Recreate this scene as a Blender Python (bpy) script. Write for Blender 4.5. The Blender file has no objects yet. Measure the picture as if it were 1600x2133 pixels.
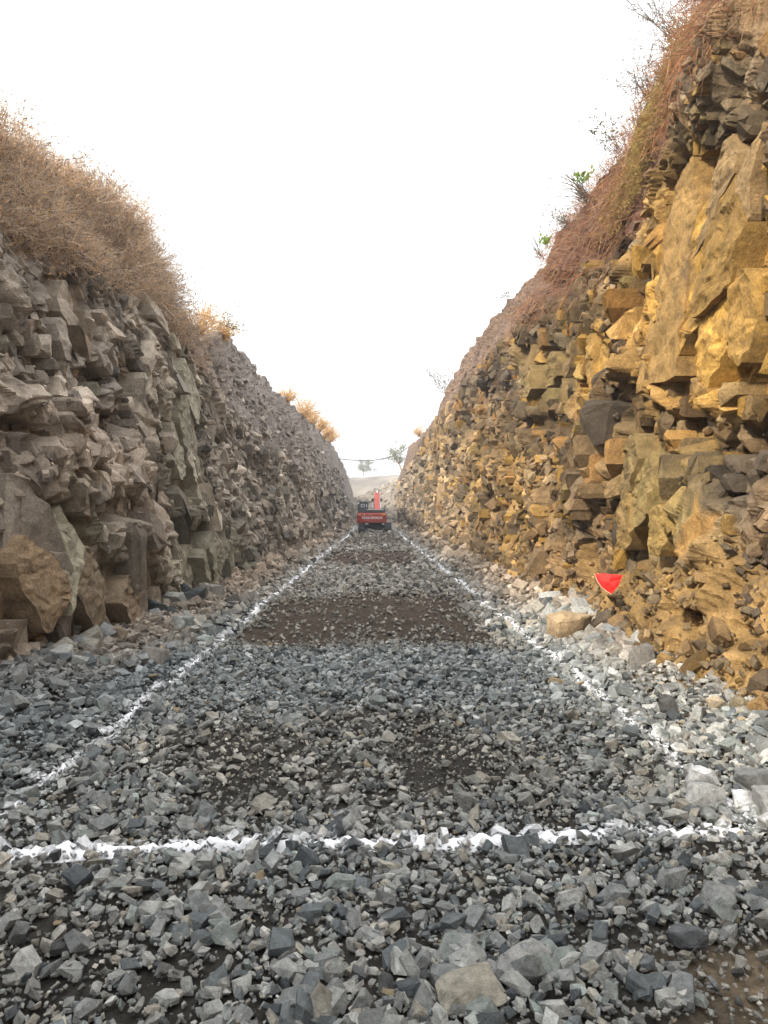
import bpy, bmesh, math, random
import numpy as np
from mathutils import Vector, Matrix, kdtree
R = math.radians
rng = np.random.default_rng(7)
random.seed(7)
SC = bpy.context.scene
COL = SC.collection

# ------------------------------------------------------------------ camera
CAM_H = 1.70
cam_d = bpy.data.cameras.new('camera')
cam = bpy.data.objects.new('camera', cam_d)
COL.objects.link(cam)
cam_d.sensor_fit = 'VERTICAL'
cam_d.sensor_height = 36.0
cam_d.lens = 36.0 * 1600 / 2133
cam_d.clip_start = 0.05
cam_d.clip_end = 4000
cam.location = (0, 0, CAM_H)
cam.rotation_euler = (R(90 + 0.23), 0, -math.atan(19 / 1600))
SC.camera = cam

# ------------------------------------------------------------------ sky, sun, exposure
SUN_EL, SUN_AZ = R(29), R(219)          # azimuth clockwise from +Y: behind the viewer, to the left
sdir = Vector((math.sin(SUN_AZ) * math.cos(SUN_EL), math.cos(SUN_AZ) * math.cos(SUN_EL), math.sin(SUN_EL)))
W = bpy.data.worlds.new('World'); SC.world = W; W.use_nodes = True
nt = W.node_tree; nt.nodes.clear()
sky = nt.nodes.new('ShaderNodeTexSky'); sky.sky_type = 'NISHITA'; sky.sun_disc = False
sky.sun_elevation = SUN_EL; sky.sun_rotation = SUN_AZ
sky.air_density = 1.0; sky.dust_density = 4.0; sky.ozone_density = 1.0
hs = nt.nodes.new('ShaderNodeHueSaturation'); hs.inputs['Saturation'].default_value = 0.30
mx = nt.nodes.new('ShaderNodeMix'); mx.data_type = 'RGBA'
mx.inputs[0].default_value = 0.8
tc = nt.nodes.new('ShaderNodeTexCoord'); sp_ = nt.nodes.new('ShaderNodeSeparateXYZ')
vr = nt.nodes.new('ShaderNodeMapRange'); vr.inputs['To Min'].default_value = 1.0; vr.inputs['To Max'].default_value = 3.2   # overcast: brightest overhead
vs = nt.nodes.new('ShaderNodeVectorMath'); vs.operation = 'SCALE'; vs.inputs[0].default_value = (8.3, 8.4, 8.5)
nt.links.new(tc.outputs['Generated'], sp_.inputs[0]); nt.links.new(sp_.outputs['Z'], vr.inputs['Value'])
nt.links.new(vr.outputs[0], vs.inputs['Scale']); nt.links.new(vs.outputs[0], mx.inputs['B'])
bg = nt.nodes.new('ShaderNodeBackground'); bg.inputs['Strength'].default_value = 0.12
wo = nt.nodes.new('ShaderNodeOutputWorld')
nt.links.new(sky.outputs[0], hs.inputs['Color']); nt.links.new(hs.outputs[0], mx.inputs['A'])
nt.links.new(mx.outputs['Result'], bg.inputs['Color']); nt.links.new(bg.outputs[0], wo.inputs['Surface'])
sl = bpy.data.lights.new('sun', 'SUN'); sl.energy = 5.0; sl.angle = R(4); sl.color = (1.0, 0.90, 0.76)
sun = bpy.data.objects.new('sun', sl); COL.objects.link(sun)
sun.rotation_euler = sdir.to_track_quat('Z', 'Y').to_euler(); sun.location = (-20, -20, 30)
SC.view_settings.view_transform = 'Standard'; SC.view_settings.look = 'None'
SC.view_settings.gamma = 1.0; SC.view_settings.exposure = 0.38
SC.view_settings.use_curve_mapping = False
SC.render.engine = 'CYCLES'
SC.cycles.use_denoising = True
SC.cycles.max_bounces = 6; SC.cycles.diffuse_bounces = 2; SC.cycles.volume_bounces = 0
SC.cycles.transparent_max_bounces = 8

# ------------------------------------------------------------------ helpers
def lin(r, g, b):
    f = lambda c: (c / 255 / 12.92) if c / 255 <= 0.04045 else ((c / 255 + 0.055) / 1.055) ** 2.4
    return np.array([f(r), f(g), f(b)])
def sm(a, b, x):
    t = np.clip((x - a) / (b - a), 0, 1); return t * t * (3 - 2 * t)
def _h(i, j, k, s):
    with np.errstate(over='ignore'):
        n = (i.astype(np.int64) * 374761393 + j.astype(np.int64) * 668265263 + k.astype(np.int64) * 2147483647 + s * 1274126177) & 0xffffffff
        n = ((n ^ (n >> 13)) * 1274126177) & 0xffffffff
        n = ((n ^ (n >> 16)) * 2246822519) & 0xffffffff
        n = n ^ (n >> 15)
    return (n & 0xffffff) / float(0x1000000)
def vn(x, y, z=None, s=0):
    x = np.asarray(x, float); y = np.asarray(y, float)
    z = np.zeros_like(x) if z is None else np.asarray(z, float)
    i, j, k = np.floor(x), np.floor(y), np.floor(z)
    f, g, h = x - i, y - j, z - k
    f, g, h = f * f * (3 - 2 * f), g * g * (3 - 2 * g), h * h * (3 - 2 * h)
    r = 0
    for a in (0, 1):
        for b in (0, 1):
            for c in (0, 1):
                if c == 1 and not np.any(h): continue
                r = r + _h(i + a, j + b, k + c, s) * (f if a else 1 - f) * (g if b else 1 - g) * (h if c else 1 - h)
    return r
def fbm(x, y, z=None, s=0, o=4):
    r, a, t = 0, 1.0, 0
    for q in range(o):
        m = 2.03 ** q
        r = r + a * vn(x * m, y * m, None if z is None else z * m, s + q * 17); t += a; a *= 0.5
    return r / t
def worley(x, y, s):
    i, j = np.floor(x), np.floor(y)
    b1 = np.full(x.shape, 9e9); b2 = b1.copy(); ci = i.copy(); cj = j.copy(); dx = x * 0; dy = x * 0
    for a in (-1, 0, 1):
        for b in (-1, 0, 1):
            ii, jj = i + a, j + b
            px = ii + 0.1 + 0.8 * _h(ii, jj, ii * 0, s); py = jj + 0.1 + 0.8 * _h(ii, jj, ii * 0, s + 5)
            d = (x - px) ** 2 + (y - py) ** 2
            n = d < b1
            b2 = np.where(n, b1, np.minimum(b2, d)); b1 = np.where(n, d, b1)
            ci = np.where(n, ii, ci); cj = np.where(n, jj, cj); dx = np.where(n, x - px, dx); dy = np.where(n, y - py, dy)
    z = ci * 0
    return np.sqrt(b2) - np.sqrt(b1), dx, dy, lambda q: _h(ci, cj, z, s + 100 + q)
def facets(x, y, s, step, tilt, k=16.0):
    i, j = np.floor(x), np.floor(y); z = i * 0
    num = x * 0; den = x * 0; b1 = np.full(x.shape, 9e9); b2 = b1.copy()
    for a in (-1, 0, 1):
        for b in (-1, 0, 1):
            ii, jj = i + a, j + b
            dx = x - (ii + 0.05 + 0.9 * _h(ii, jj, z, s)); dy = y - (jj + 0.05 + 0.9 * _h(ii, jj, z, s + 5))
            d = np.sqrt(dx * dx + dy * dy) * (0.75 + 0.5 * _h(ii, jj, z, s + 9))
            b2 = np.where(d < b1, b1, np.minimum(b2, d)); b1 = np.minimum(b1, d)
            w = np.exp(-k * d) + 1e-12
            num += w * (step * (_h(ii, jj, z, s + 100) - 0.5) + tilt * ((_h(ii, jj, z, s + 101) - 0.5) * dx + (_h(ii, jj, z, s + 102) - 0.5) * dy)); den += w
    return num / den, b2 - b1

def mesh_np(name, V, F, col=None, smooth=False, facecol=None):
    V = np.asarray(V, np.float32); F = np.asarray(F, np.int32)
    k = F.shape[1]
    m = bpy.data.meshes.new(name)
    m.vertices.add(len(V)); m.vertices.foreach_set('co', V.ravel())
    m.loops.add(F.size); m.loops.foreach_set('vertex_index', F.ravel())
    m.polygons.add(len(F)); m.polygons.foreach_set('loop_start', np.arange(0, F.size, k, dtype=np.int32))
    m.polygons.foreach_set('use_smooth', np.full(len(F), smooth, dtype=bool))
    m.update(calc_edges=True)
    if col is not None:
        a = m.attributes.new('Col', 'FLOAT_COLOR', 'POINT')
        c = np.ones((len(V), 4), np.float32); c[:, :3] = col; a.data.foreach_set('color', c.ravel())
    return m
def link(name, mesh, mat, parent=None, loc=(0, 0, 0)):
    o = bpy.data.objects.new(name, mesh); COL.objects.link(o)
    if mat is not None and mesh is not None and not mesh.materials: mesh.materials.append(mat)
    o.location = loc
    if parent is not None: o.parent = parent
    return o
def tag(o, label=None, cat=None, group=None, kind=None):
    if label: o['label'] = label
    if cat: o['category'] = cat
    if group: o['group'] = group
    if kind: o['kind'] = kind
    return o
def empty(name, loc=(0, 0, 0)):
    o = bpy.data.objects.new(name, None); COL.objects.link(o); o.location = loc; o.empty_display_size = 0.3
    return o

def curve_obj(name, cu, parent=None, loc=(0, 0, 0)):
    t = bpy.data.objects.new('tmp_curve', cu); COL.objects.link(t)
    bpy.context.view_layer.update()
    m = bpy.data.meshes.new_from_object(t.evaluated_get(bpy.context.evaluated_depsgraph_get()))
    bpy.data.objects.remove(t)
    return link(name, m, None, parent, loc)

# ------------------------------------------------------------------ materials
def mat_attr(name, nscale=6.0, namp=0.35, bump=0.4, bscale=18.0, rough=0.9, chalk=False, dist=0.03, hue=None, base=None, spec=0.25):
    m = bpy.data.materials.new(name); m.use_nodes = True
    n = m.node_tree.nodes; l = m.node_tree.links
    p = n['Principled BSDF']; p.inputs['Roughness'].default_value = rough
    p.inputs['Specular IOR Level'].default_value = spec
    geo = n.new('ShaderNodeNewGeometry')
    if base is None:
        at = n.new('ShaderNodeAttribute'); at.attribute_name = 'Col'; csock = at.outputs['Color']
    else:
        rgb = n.new('ShaderNodeRGB'); rgb.outputs[0].default_value = (*base, 1); csock = rgb.outputs[0]
    t1 = n.new('ShaderNodeTexNoise'); t1.inputs['Scale'].default_value = nscale; t1.inputs['Detail'].default_value = 8; t1.inputs['Roughness'].default_value = 0.65
    l.new(geo.outputs['Position'], t1.inputs['Vector'])
    mr = n.new('ShaderNodeMapRange'); mr.inputs['From Min'].default_value = 0.25; mr.inputs['From Max'].default_value = 0.75
    mr.inputs['To Min'].default_value = 1 - namp; mr.inputs['To Max'].default_value = 1 + namp
    l.new(t1.outputs['Fac'], mr.inputs['Value'])
    mul = n.new('ShaderNodeVectorMath'); mul.operation = 'SCALE'
    l.new(csock, mul.inputs[0]); l.new(mr.outputs[0], mul.inputs['Scale'])
    t4 = n.new('ShaderNodeTexNoise'); t4.inputs['Scale'].default_value = nscale * 9; t4.inputs['Detail'].default_value = 5; t4.inputs['Roughness'].default_value = 0.8
    l.new(geo.outputs['Position'], t4.inputs['Vector'])
    mr4 = n.new('ShaderNodeMapRange'); mr4.inputs['From Min'].default_value = 0.3; mr4.inputs['From Max'].default_value = 0.7
    mr4.inputs['To Min'].default_value = 1 - namp * .8; mr4.inputs['To Max'].default_value = 1 + namp * .8
    l.new(t4.outputs['Fac'], mr4.inputs['Value'])
    mul4 = n.new('ShaderNodeVectorMath'); mul4.operation = 'SCALE'
    l.new(mul.outputs[0], mul4.inputs[0]); l.new(mr4.outputs[0], mul4.inputs['Scale'])
    out = mul4.outputs[0]
    if hue is not None:     # mineral stain patches
        t2 = n.new('ShaderNodeTexNoise'); t2.inputs['Scale'].default_value = hue[0]; t2.inputs['Detail'].default_value = 6; t2.inputs['Roughness'].default_value = 0.7
        l.new(geo.outputs['Position'], t2.inputs['Vector'])
        m2 = n.new('ShaderNodeMapRange'); m2.inputs['From Min'].default_value = hue[1]; m2.inputs['From Max'].default_value = hue[1] + 0.14
        m2.inputs['To Max'].default_value = hue[3]
        l.new(t2.outputs['Fac'], m2.inputs['Value'])
        mm = n.new('ShaderNodeMix'); mm.data_type = 'RGBA'; mm.inputs['B'].default_value = (*hue[2], 1)
        l.new(m2.outputs[0], mm.inputs[0]); l.new(out, mm.inputs['A']); out = mm.outputs['Result']
    if chalk:               # powdered lime marking: two long lines and a cross line, broken up
        sx = n.new('ShaderNodeSeparateXYZ'); l.new(geo.outputs['Position'], sx.inputs[0])
        def math_(op, a, b=None, c=None):
            q = n.new('ShaderNodeMath'); q.operation = op
            for i_, v in enumerate((a, b, c)):
                if v is None: continue
                if isinstance(v, (int, float)): q.inputs[i_].default_value = v
                else: l.new(v, q.inputs[i_])
            return q.outputs[0]
        wob = n.new('ShaderNodeTexNoise'); wob.inputs['Scale'].default_value = 0.9; wob.inputs['Detail'].default_value = 3
        l.new(geo.outputs['Position'], wob.inputs['Vector'])
        w0 = math_('MULTIPLY', math_('SUBTRACT', wob.outputs['Fac'], 0.5), 0.22)
        ax = math_('ABSOLUTE', math_('SUBTRACT', math_('ABSOLUTE', math_('ADD', sx.outputs['X'], w0)), 2.06))
        # long lines only from the cross line onward
        on = math_('GREATER_THAN', sx.outputs['Y'], 3.8)
        ax = math_('ADD', ax, math_('MULTIPLY', math_('SUBTRACT', 1.0, on), 5))
        cy = math_('ABSOLUTE', math_('SUBTRACT', math_('SUBTRACT', math_('ADD', sx.outputs['Y'], math_('MULTIPLY', w0, 0.5)), 3.97), math_('MULTIPLY', sx.outputs['X'], 0.055)))
        cy = math_('ADD', cy, math_('MULTIPLY', math_('GREATER_THAN', math_('ABSOLUTE', sx.outputs['X']), 2.6), 5))
        pt = n.new('ShaderNodeTexNoise'); pt.inputs['Scale'].default_value = 3.2; pt.inputs['Detail'].default_value = 3
        l.new(geo.outputs['Position'], pt.inputs['Vector'])
        ax = math_('ADD', ax, math_('MULTIPLY', math_('SUBTRACT', pt.outputs['Fac'], 0.47), 0.20))
        nr = n.new('ShaderNodeMapRange'); nr.inputs['From Min'].default_value = 11.0; nr.inputs['From Max'].default_value = 6.0; nr.inputs['To Max'].default_value = 0.02
        l.new(sx.outputs['Y'], nr.inputs['Value'])
        ax = math_('ADD', ax, math_('MULTIPLY', nr.outputs[0], math_('GREATER_THAN', sx.outputs['X'], 0.0)))
        cy = math_('ADD', cy, math_('MULTIPLY', math_('SUBTRACT', pt.outputs['Fac'], 0.5), 0.16))
        dd = math_('MINIMUM', ax, cy)
        fine = n.new('ShaderNodeTexNoise'); fine.inputs['Scale'].default_value = 40; fine.inputs['Detail'].default_value = 6; fine.inputs['Roughness'].default_value = 0.7
        l.new(geo.outputs['Position'], fine.inputs['Vector'])
        dd = math_('ADD', dd, math_('MULTIPLY', math_('SUBTRACT', fine.outputs['Fac'], 0.47), 0.27))
        sn = n.new('ShaderNodeSeparateXYZ'); l.new(geo.outputs['True Normal'], sn.inputs[0])
        up = n.new('ShaderNodeMapRange'); up.inputs['From Min'].default_value = -0.05; up.inputs['From Max'].default_value = 0.45
        l.new(sn.outputs['Z'], up.inputs['Value'])
        cm = n.new('ShaderNodeMapRange'); cm.inputs['From Min'].default_value = 0.080; cm.inputs['From Max'].default_value = 0.020
        l.new(dd, cm.inputs['Value'])
        fac = math_('MULTIPLY', cm.outputs[0], up.outputs[0])
        mc = n.new('ShaderNodeMix'); mc.data_type = 'RGBA'; mc.inputs['B'].default_value = (0.70, 0.71, 0.73, 1)
        l.new(fac, mc.inputs[0]); l.new(out, mc.inputs['A']); out = mc.outputs['Result']
    l.new(out, p.inputs['Base Color'])
    if bump:
        t3 = n.new('ShaderNodeTexNoise'); t3.inputs['Scale'].default_value = bscale; t3.inputs['Detail'].default_value = 9; t3.inputs['Roughness'].default_value = 0.7
        l.new(geo.outputs['Position'], t3.inputs['Vector'])
        b = n.new('ShaderNodeBump'); b.inputs['Strength'].default_value = bump; b.inputs['Distance'].default_value = dist
        l.new(t3.outputs['Fac'], b.inputs['Height']); l.new(b.outputs[0], p.inputs['Normal'])
    return m
def mat_flat(name, col, rough=0.5, metal=0.0, namp=0.15, bump=0.0, nscale=8, spec=0.5):
    m = mat_attr(name, nscale=nscale, namp=namp, bump=bump, rough=rough, base=tuple(col), spec=spec)
    m.node_tree.nodes['Principled BSDF'].inputs['Metallic'].default_value = metal
    return m
M_ROCK_G = mat_attr('grey_rock', 5, 0.50, 0.8, 16, dist=0.045, hue=(1.6, 0.56, (0.150, 0.105, 0.058), 0.5))
M_ROCK_Y = mat_attr('ochre_rock', 5, 0.50, 0.85, 16, dist=0.045, hue=(1.9, 0.54, (0.085, 0.062, 0.040), 0.65))
M_STONE = mat_attr('crushed_stone', 24, 0.50, 0.8, 48, rough=0.8, chalk=True, dist=0.022)
M_SOIL = mat_attr('floor_soil', 26, 0.5, 0.9, 45, rough=0.95, chalk=True, dist=0.03)
M_EARTH = mat_attr('bare_earth', 3, 0.35, 0.6, 6, dist=0.08)
M_VEG = mat_attr('dry_plant', 9, 0.25, 0, rough=0.85)
def add_translucent(m, f):
    n = m.node_tree.nodes; l = m.node_tree.links
    p = n['Principled BSDF']; out = n['Material Output']
    t = n.new('ShaderNodeBsdfTranslucent'); x = n.new('ShaderNodeMixShader'); x.inputs[0].default_value = f
    src = p.inputs['Base Color'].links[0].from_socket
    l.new(src, t.inputs['Color']); l.new(p.outputs[0], x.inputs[1]); l.new(t.outputs[0], x.inputs[2]); l.new(x.outputs[0], out.inputs['Surface'])
add_translucent(M_VEG, 0.42)
M_CHALK = mat_flat('chalk_powder', (0.82, 0.83, 0.85), 0.95, namp=0.08, bump=0.5, nscale=40, spec=0.1)

# ------------------------------------------------------------------ the cutting: profile of the two walls
# photo coordinates (1600 x 2133) of a point, used only to lay out where each kind of rock lies on the wall
def to_px(x, y, z):
    yy = np.maximum(y, 2.0)
    return 781 + 1600 * x / yy, 1073 - 1600 * (z - CAM_H) / yy
def lerpk(y, ky, kv): return np.interp(y, ky, kv)
class Side: pass
SR = Side(); SR.sg = 1
SR.xf = lambda y: lerpk(y, [-14, 5, 8, 12, 20, 40, 150], [2.75, 2.75, 2.78, 2.95, 3.25, 3.3, 3.3])
SR.xt = lambda y: SR.xf(y) + lerpk(y, [5, 12, 20], [0.55, 0.4, 0.2])
SR.zt = lambda y: lerpk(y, [5, 9, 14, 30], [1.3, 1.2, 0.9, 0.8])
SR.xr = lambda y: lerpk(y, [5, 20, 60], [3.75, 3.8, 3.85])
SR.zr = lambda y: lerpk(y, [-14, 8, 10, 13.7, 20, 27, 50, 150], [6.7, 6.7, 6.1, 6.0, 6.7, 6.8, 7.4, 6])
SR.xc = lambda y: lerpk(y, [5, 20, 60], [4.3, 4.35, 4.4])
SR.zc = lambda y: lerpk(y, [-14, 8, 10.2, 15.3, 19.3, 30, 45, 56, 75, 97, 114, 150], [8.2, 8.25, 8.35, 8.0, 8.3, 9.0, 9.5, 8.6, 9.3, 10.4, 9.6, 8])
SL = Side(); SL.sg = -1
SL.xf = lambda y: lerpk(y, [-14, 5, 7, 8.5, 40, 150], [3.6, 3.55, 3.45, 3.3, 3.3, 3.3])
SL.xt = lambda y: SL.xf(y) + 0.06
SL.zt = lambda y: lerpk(y, [5, 150], [1.0, 1.0])
SL.xr = lambda y: lerpk(y, [5, 60], [3.95, 3.9])
SL.zr = lambda y: lerpk(y, [-14, 8, 10, 14, 20, 34, 60, 150], [4.5, 4.6, 4.95, 5.3, 4.4, 3.9, 4.2, 3.6])
SL.xc = lambda y: lerpk(y, [5, 12, 22, 60], [4.9, 4.8, 4.5, 4.4])
SL.zc = lambda y: lerpk(y, [-14, 6, 9.8, 12, 14.3, 16, 17.5, 20, 24, 37, 55, 78, 118, 150], [6.1, 6.1, 6.25, 6.8, 7.15, 6.7, 6.35, 6.6, 7.2, 7.4, 8.2, 9.0, 8.3, 6.5])
def xbase(S, y, z):
    xf, xt, xr, xc, zt, zr, zc = S.xf(y), S.xt(y), S.xr(y), S.xc(y), S.zt(y), S.zr(y), S.zc(y)
    a = xf + (xt - xf) * np.clip(z / zt, -0.3, 1)
    b = (xr - xt) * np.clip((z - zt) / (zr - zt), 0, 1)
    c = (xc - xr) * np.clip((z - zr) / (zc - zr), 0, 1.3)
    return a + b + c
FLAT_R = [(1550, 570, 215, 340), (1370, 1040, 75, 160)]
FLAT_L = [(150, 1200, 230, 165), (440, 1165, 85, 95), (110, 660, 65, 120), (375, 880, 48, 180)]
HOL_R = [(1255, 525, 55, 32, -.6), (1165, 585, 45, 24, -.45), (1345, 835, 45, 60, -.5), (1440, 900, 35, 60, -.5), (1140, 880, 45, 28, -.45), (1075, 740, 30, 40, -.3),
         (1300, 750, 45, 35, -.4), (1570, 930, 45, 40, -.4), (1030, 930, 26, 40, -.35), (1100, 1100, 40, 40, -.3), (1420, 1290, 40, 30, -.3), (1530, 1320, 40, 50, -.35),
         (1480, 1080, 50, 100, .28), (1240, 1030, 40, 50, .25), (1180, 930, 40, 30, .2), (985, 880, 20, 50, -.35), (950, 960, 15, 50, -.3)]
HOL_L = [(175, 790, 50, 28, -.45), (255, 790, 26, 50, -.4), (225, 880, 45, 40, -.45), (140, 985, 40, 26, -.4), (215, 1060, 40, 40, -.35), (30, 890, 50, 30, -.35), (70, 720, 14, 110, -.35),
         (430, 900, 22, 60, -.4), (395, 1100, 60, 22, -.35), (540, 1000, 25, 60, -.4), (240, 990, 45, 40, .25), (280, 1100, 45, 30, .28), (60, 830, 60, 40, .22), (70, 960, 60, 50, .2), (330, 700, 30, 60, -.3), (600, 1030, 22, 60, -.35)]
def low(S, y, z):        # broad in-and-out of the face, into the cutting is positive
    k = 31 if S.sg > 0 else 63
    amp = sm(0.0, 1.2, z) * (1 - 0.65 * sm(S.zr(y) - 0.5, S.zr(y) + 0.8, z))
    wy = y + 0.35 * (fbm(y * 1.3, z * 0.8, s=k + 7) - 0.5); wz = z + 0.8 * (fbm(y * .8, z * 1.1, s=k + 8) - 0.5)
    f, e = facets(wy / 1.5 + 0.16 * wz, wz / 2.6, k + 3, 0.62, 0.40, 30.0)
    r = amp * (0.55 * (fbm(y / 4.2, z / 5, s=k) - 0.5) + f)
    px, py = to_px(S.sg * xbase(S, y, z), y, z)
    jx = 30 * (fbm(y * 3, z * 3, s=k + 11) - 0.5); jy = 40 * (fbm(y * 3, z * 3, s=k + 12) - 0.5)
    keep = 1.0
    for (cx, cy, rx, ry) in (FLAT_R if S.sg > 0 else FLAT_L):
        q = np.sqrt(((px + .5 * jx - cx) / rx) ** 2 + ((py + .5 * jy - cy) / ry) ** 2); keep = keep * (1 - (1 - sm(0.8, 1.1, q)) * (y > 4))
    r = 0.10 * (1 - keep) + r * (0.12 + 0.88 * keep)
    for (cx, cy, rx, ry, dp) in (HOL_R if S.sg > 0 else HOL_L):
        q = np.sqrt(((px + jx - cx) / rx) ** 2 + ((py + jy - cy) / ry) ** 2)
        r = r + (dp if S.sg > 0 else dp * .75) * (1 - sm(0.65, 1.15, q)) * (y > 4)
    return r
# zones on the walls -------------------------------------------------------
def inpoly(px, py, poly):
    c = np.zeros(np.shape(px), bool); n = len(poly)
    for i in range(n):
        x0, y0 = poly[i]; x1, y1 = poly[(i + 1) % n]
        if y0 == y1: continue
        c ^= ((y0 > py) != (y1 > py)) & (px < (x1 - x0) * (py - y0) / (y1 - y0) + x0)
    return c
SLABS_R = [[(1400, 470), (1440, 330), (1560, 260), (1640, 250), (1660, 840), (1600, 880), (1530, 800), (1440, 860), (1390, 780), (1418, 640)],
           [(1295, 890), (1350, 850), (1400, 900), (1425, 1000), (1440, 1190), (1320, 1190), (1290, 1050)],
           [(1440, 1010), (1500, 975), (1525, 1080), (1500, 1180), (1435, 1170)],
           [(1210, 690), (1245, 680), (1235, 860), (1195, 880)],
           [(1110, 770), (1165, 690), (1200, 720), (1180, 860), (1110, 850)],
           [(905, 880), (930, 880), (935, 1050), (910, 1060)]]
SLABS_L = [[(-60, 1060), (150, 1040), (170, 1110), (250, 1180), (340, 1190), (365, 1260), (330, 1340), (-60, 1360)],
           [(360, 1085), (440, 1080), (500, 1180), (505, 1235), (400, 1245), (365, 1180)],
           [(65, 560), (150, 575), (165, 700), (140, 770), (60, 740)],
           [(335, 720), (395, 730), (400, 850), (420, 1040), (345, 1060), (330, 900)]]
def zones(S, y, z):
    x = S.sg * xbase(S, y, z)
    px, py = to_px(x, y, z)
    jx = 26 * (fbm(y * 2.2, z * 2.2, s=9) - 0.5); jy = 40 * (fbm(y * 2.2, z * 2.2, s=19) - 0.5)
    slab = np.zeros(np.shape(px), bool)
    for p in (SLABS_R if S.sg > 0 else SLABS_L): slab |= inpoly(px + jx, py + jy, p)
    slab &= (y > 4) & (z < S.zr(y) + 0.6)
    jd = 1.3 * (fbm(y / 1.6, z / 1.2, s=77) - 0.5)
    dirt = sm(-0.15, 0.25, z - S.zr(y) + jd)
    if S.sg > 0:
        tal = (1 - sm(0.9, 1.5, z + 0.9 * (fbm(y * 1.3, z * 1.3, s=41) - 0.5))) * (1 - sm(11, 14, y))
        dirt = np.maximum(dirt, tal)
    return px, py, slab.astype(float), dirt
# rock colours ------------------------------------------------------------
OCH, TAN, OLV, DRK, BRN, SHL, SOILR, ORG, TAUP, PINK, GRN, DGREY = [np.array(c) for c in (
    (0.43, 0.245, 0.040), (0.34, 0.215, 0.075), (0.20, 0.155, 0.052), (0.050, 0.043, 0.037), (0.185, 0.118, 0.060), (0.185, 0.150, 0.100),
    (0.135, 0.080, 0.052), (0.40, 0.20, 0.05), (0.345, 0.296, 0.240), (0.46, 0.37, 0.295), (0.25, 0.242, 0.170), (0.130, 0.122, 0.112))]
MIX = np.array((0.285, 0.20, 0.098))
SPL_R = [(1500, 600, 130, 220, OCH, 3.0), (1500, 420, 110, 110, TAN, 2), (1540, 200, 110, 120, SHL, 2.5), (1240, 620, 70, 80, SHL, 1.5), (1330, 470, 60, 60, SHL, 1.5),
         (1370, 1030, 70, 150, OLV, 2.2), (1380, 1150, 60, 50, OCH, 1.5), (1480, 1080, 50, 100, OLV, 2), (1540, 1000, 60, 140, DGREY, 1.6), (1450, 850, 60, 80, ORG, .8),
         (1225, 770, 22, 130, OCH, 2.5), (1150, 780, 50, 80, OLV, 2), (1060, 800, 60, 90, DRK, 2.0), (1100, 700, 60, 60, BRN, 1.5),
         (1200, 960, 120, 120, BRN, 1.6), (1100, 1000, 100, 140, MIX, 1.4), (1080, 1050, 30, 140, OCH, 1.2), (920, 1000, 70, 130, MIX, 2.2), (915, 1010, 10, 60, OCH, 3), (1000, 1010, 14, 90, OCH, 2),
         (890, 1040, 75, 90, TAUP * .85, 2.6), (820, 1060, 40, 60, TAUP * .8, 3), (1350, 1330, 150, 120, TAN, 1.8), (1480, 1440, 120, 100, OCH, 1.2), (1560, 1300, 80, 120, BRN, 1.0), (1280, 870, 80, 60, DRK, 1.3), (1560, 800, 60, 60, OCH, 2)]
SPL_L = [(110, 650, 60, 110, TAUP, 2), (250, 680, 90, 100, TAUP, 2), (60, 950, 110, 110, PINK, 2.2), (240, 1000, 80, 80, PINK, 1.6), (280, 1110, 50, 40, PINK, 2),
         (110, 1130, 110, 90, GRN * .85, 3.0), (60, 1270, 70, 60, ORG * 0.62, 2.2), (200, 1260, 100, 70, BRN * 1.05, 2.6), (-10, 1200, 25, 90, ORG * .6, 1.6), (440, 1170, 60, 70, GRN * 1.15, 2.2), (370, 880, 45, 170, GRN, 1.8),
         (200, 880, 40, 40, BRN, 1.2), (500, 950, 80, 120, TAUP, 1.6), (600, 1020, 80, 90, TAUP * .9, 1.4), (690, 1040, 40, 60, DGREY, 1.6), (150, 780, 80, 50, DGREY, 1.2)]
def rock_color(S, px, py, y, z, slab, dirt):
    n = np.shape(px)
    base = BRN * 1.15 if S.sg > 0 else TAUP * 0.95
    c = np.ones(n + (3,)) * base; w = np.ones(n)
    for (cx, cy, rx, ry, cc, ww) in (SPL_R if S.sg > 0 else SPL_L):
        g = ww * np.exp(-(((px - cx) / rx) ** 2 + ((py - cy) / ry) ** 2))
        c += g[..., None] * cc; w += g
    c /= w[..., None]
    v = fbm(y * .9, z * 1.3, s=66)          # beds of darker and paler rock
    k = (0.45 + 0.75 * sm(.38, .62, v)) if S.sg > 0 else (0.62 + 0.5 * sm(.36, .62, v))
    return c * np.maximum(k, np.asarray(slab) * .95)[..., None]
def dirt_color(S, px, py, y, z):
    n = fbm(y / 2.5, z / 2.0, s=55)
    if S.sg > 0:
        up = np.array((0.150, 0.098, 0.066)); red = np.array((0.125, 0.062, 0.040)); tal = np.array((0.285, 0.180, 0.070))
        near = 1 - sm(14, 24, y)
        c = up * (1 - near[..., None]) + red * near[..., None]
        t = 1 - sm(1.6, 2.2, z)
        c = c * (1 - t[..., None]) + tal * t[..., None]
    else:
        c = np.ones(n.shape + (3,)) * np.array((0.225, 0.193, 0.170))
        near = 1 - sm(16, 24, y)
        c = c * (1 - near[..., None]) + np.array((0.15, 0.098, 0.062)) * near[..., None]
    return c * (0.65 + 0.7 * n)[..., None]

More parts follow.
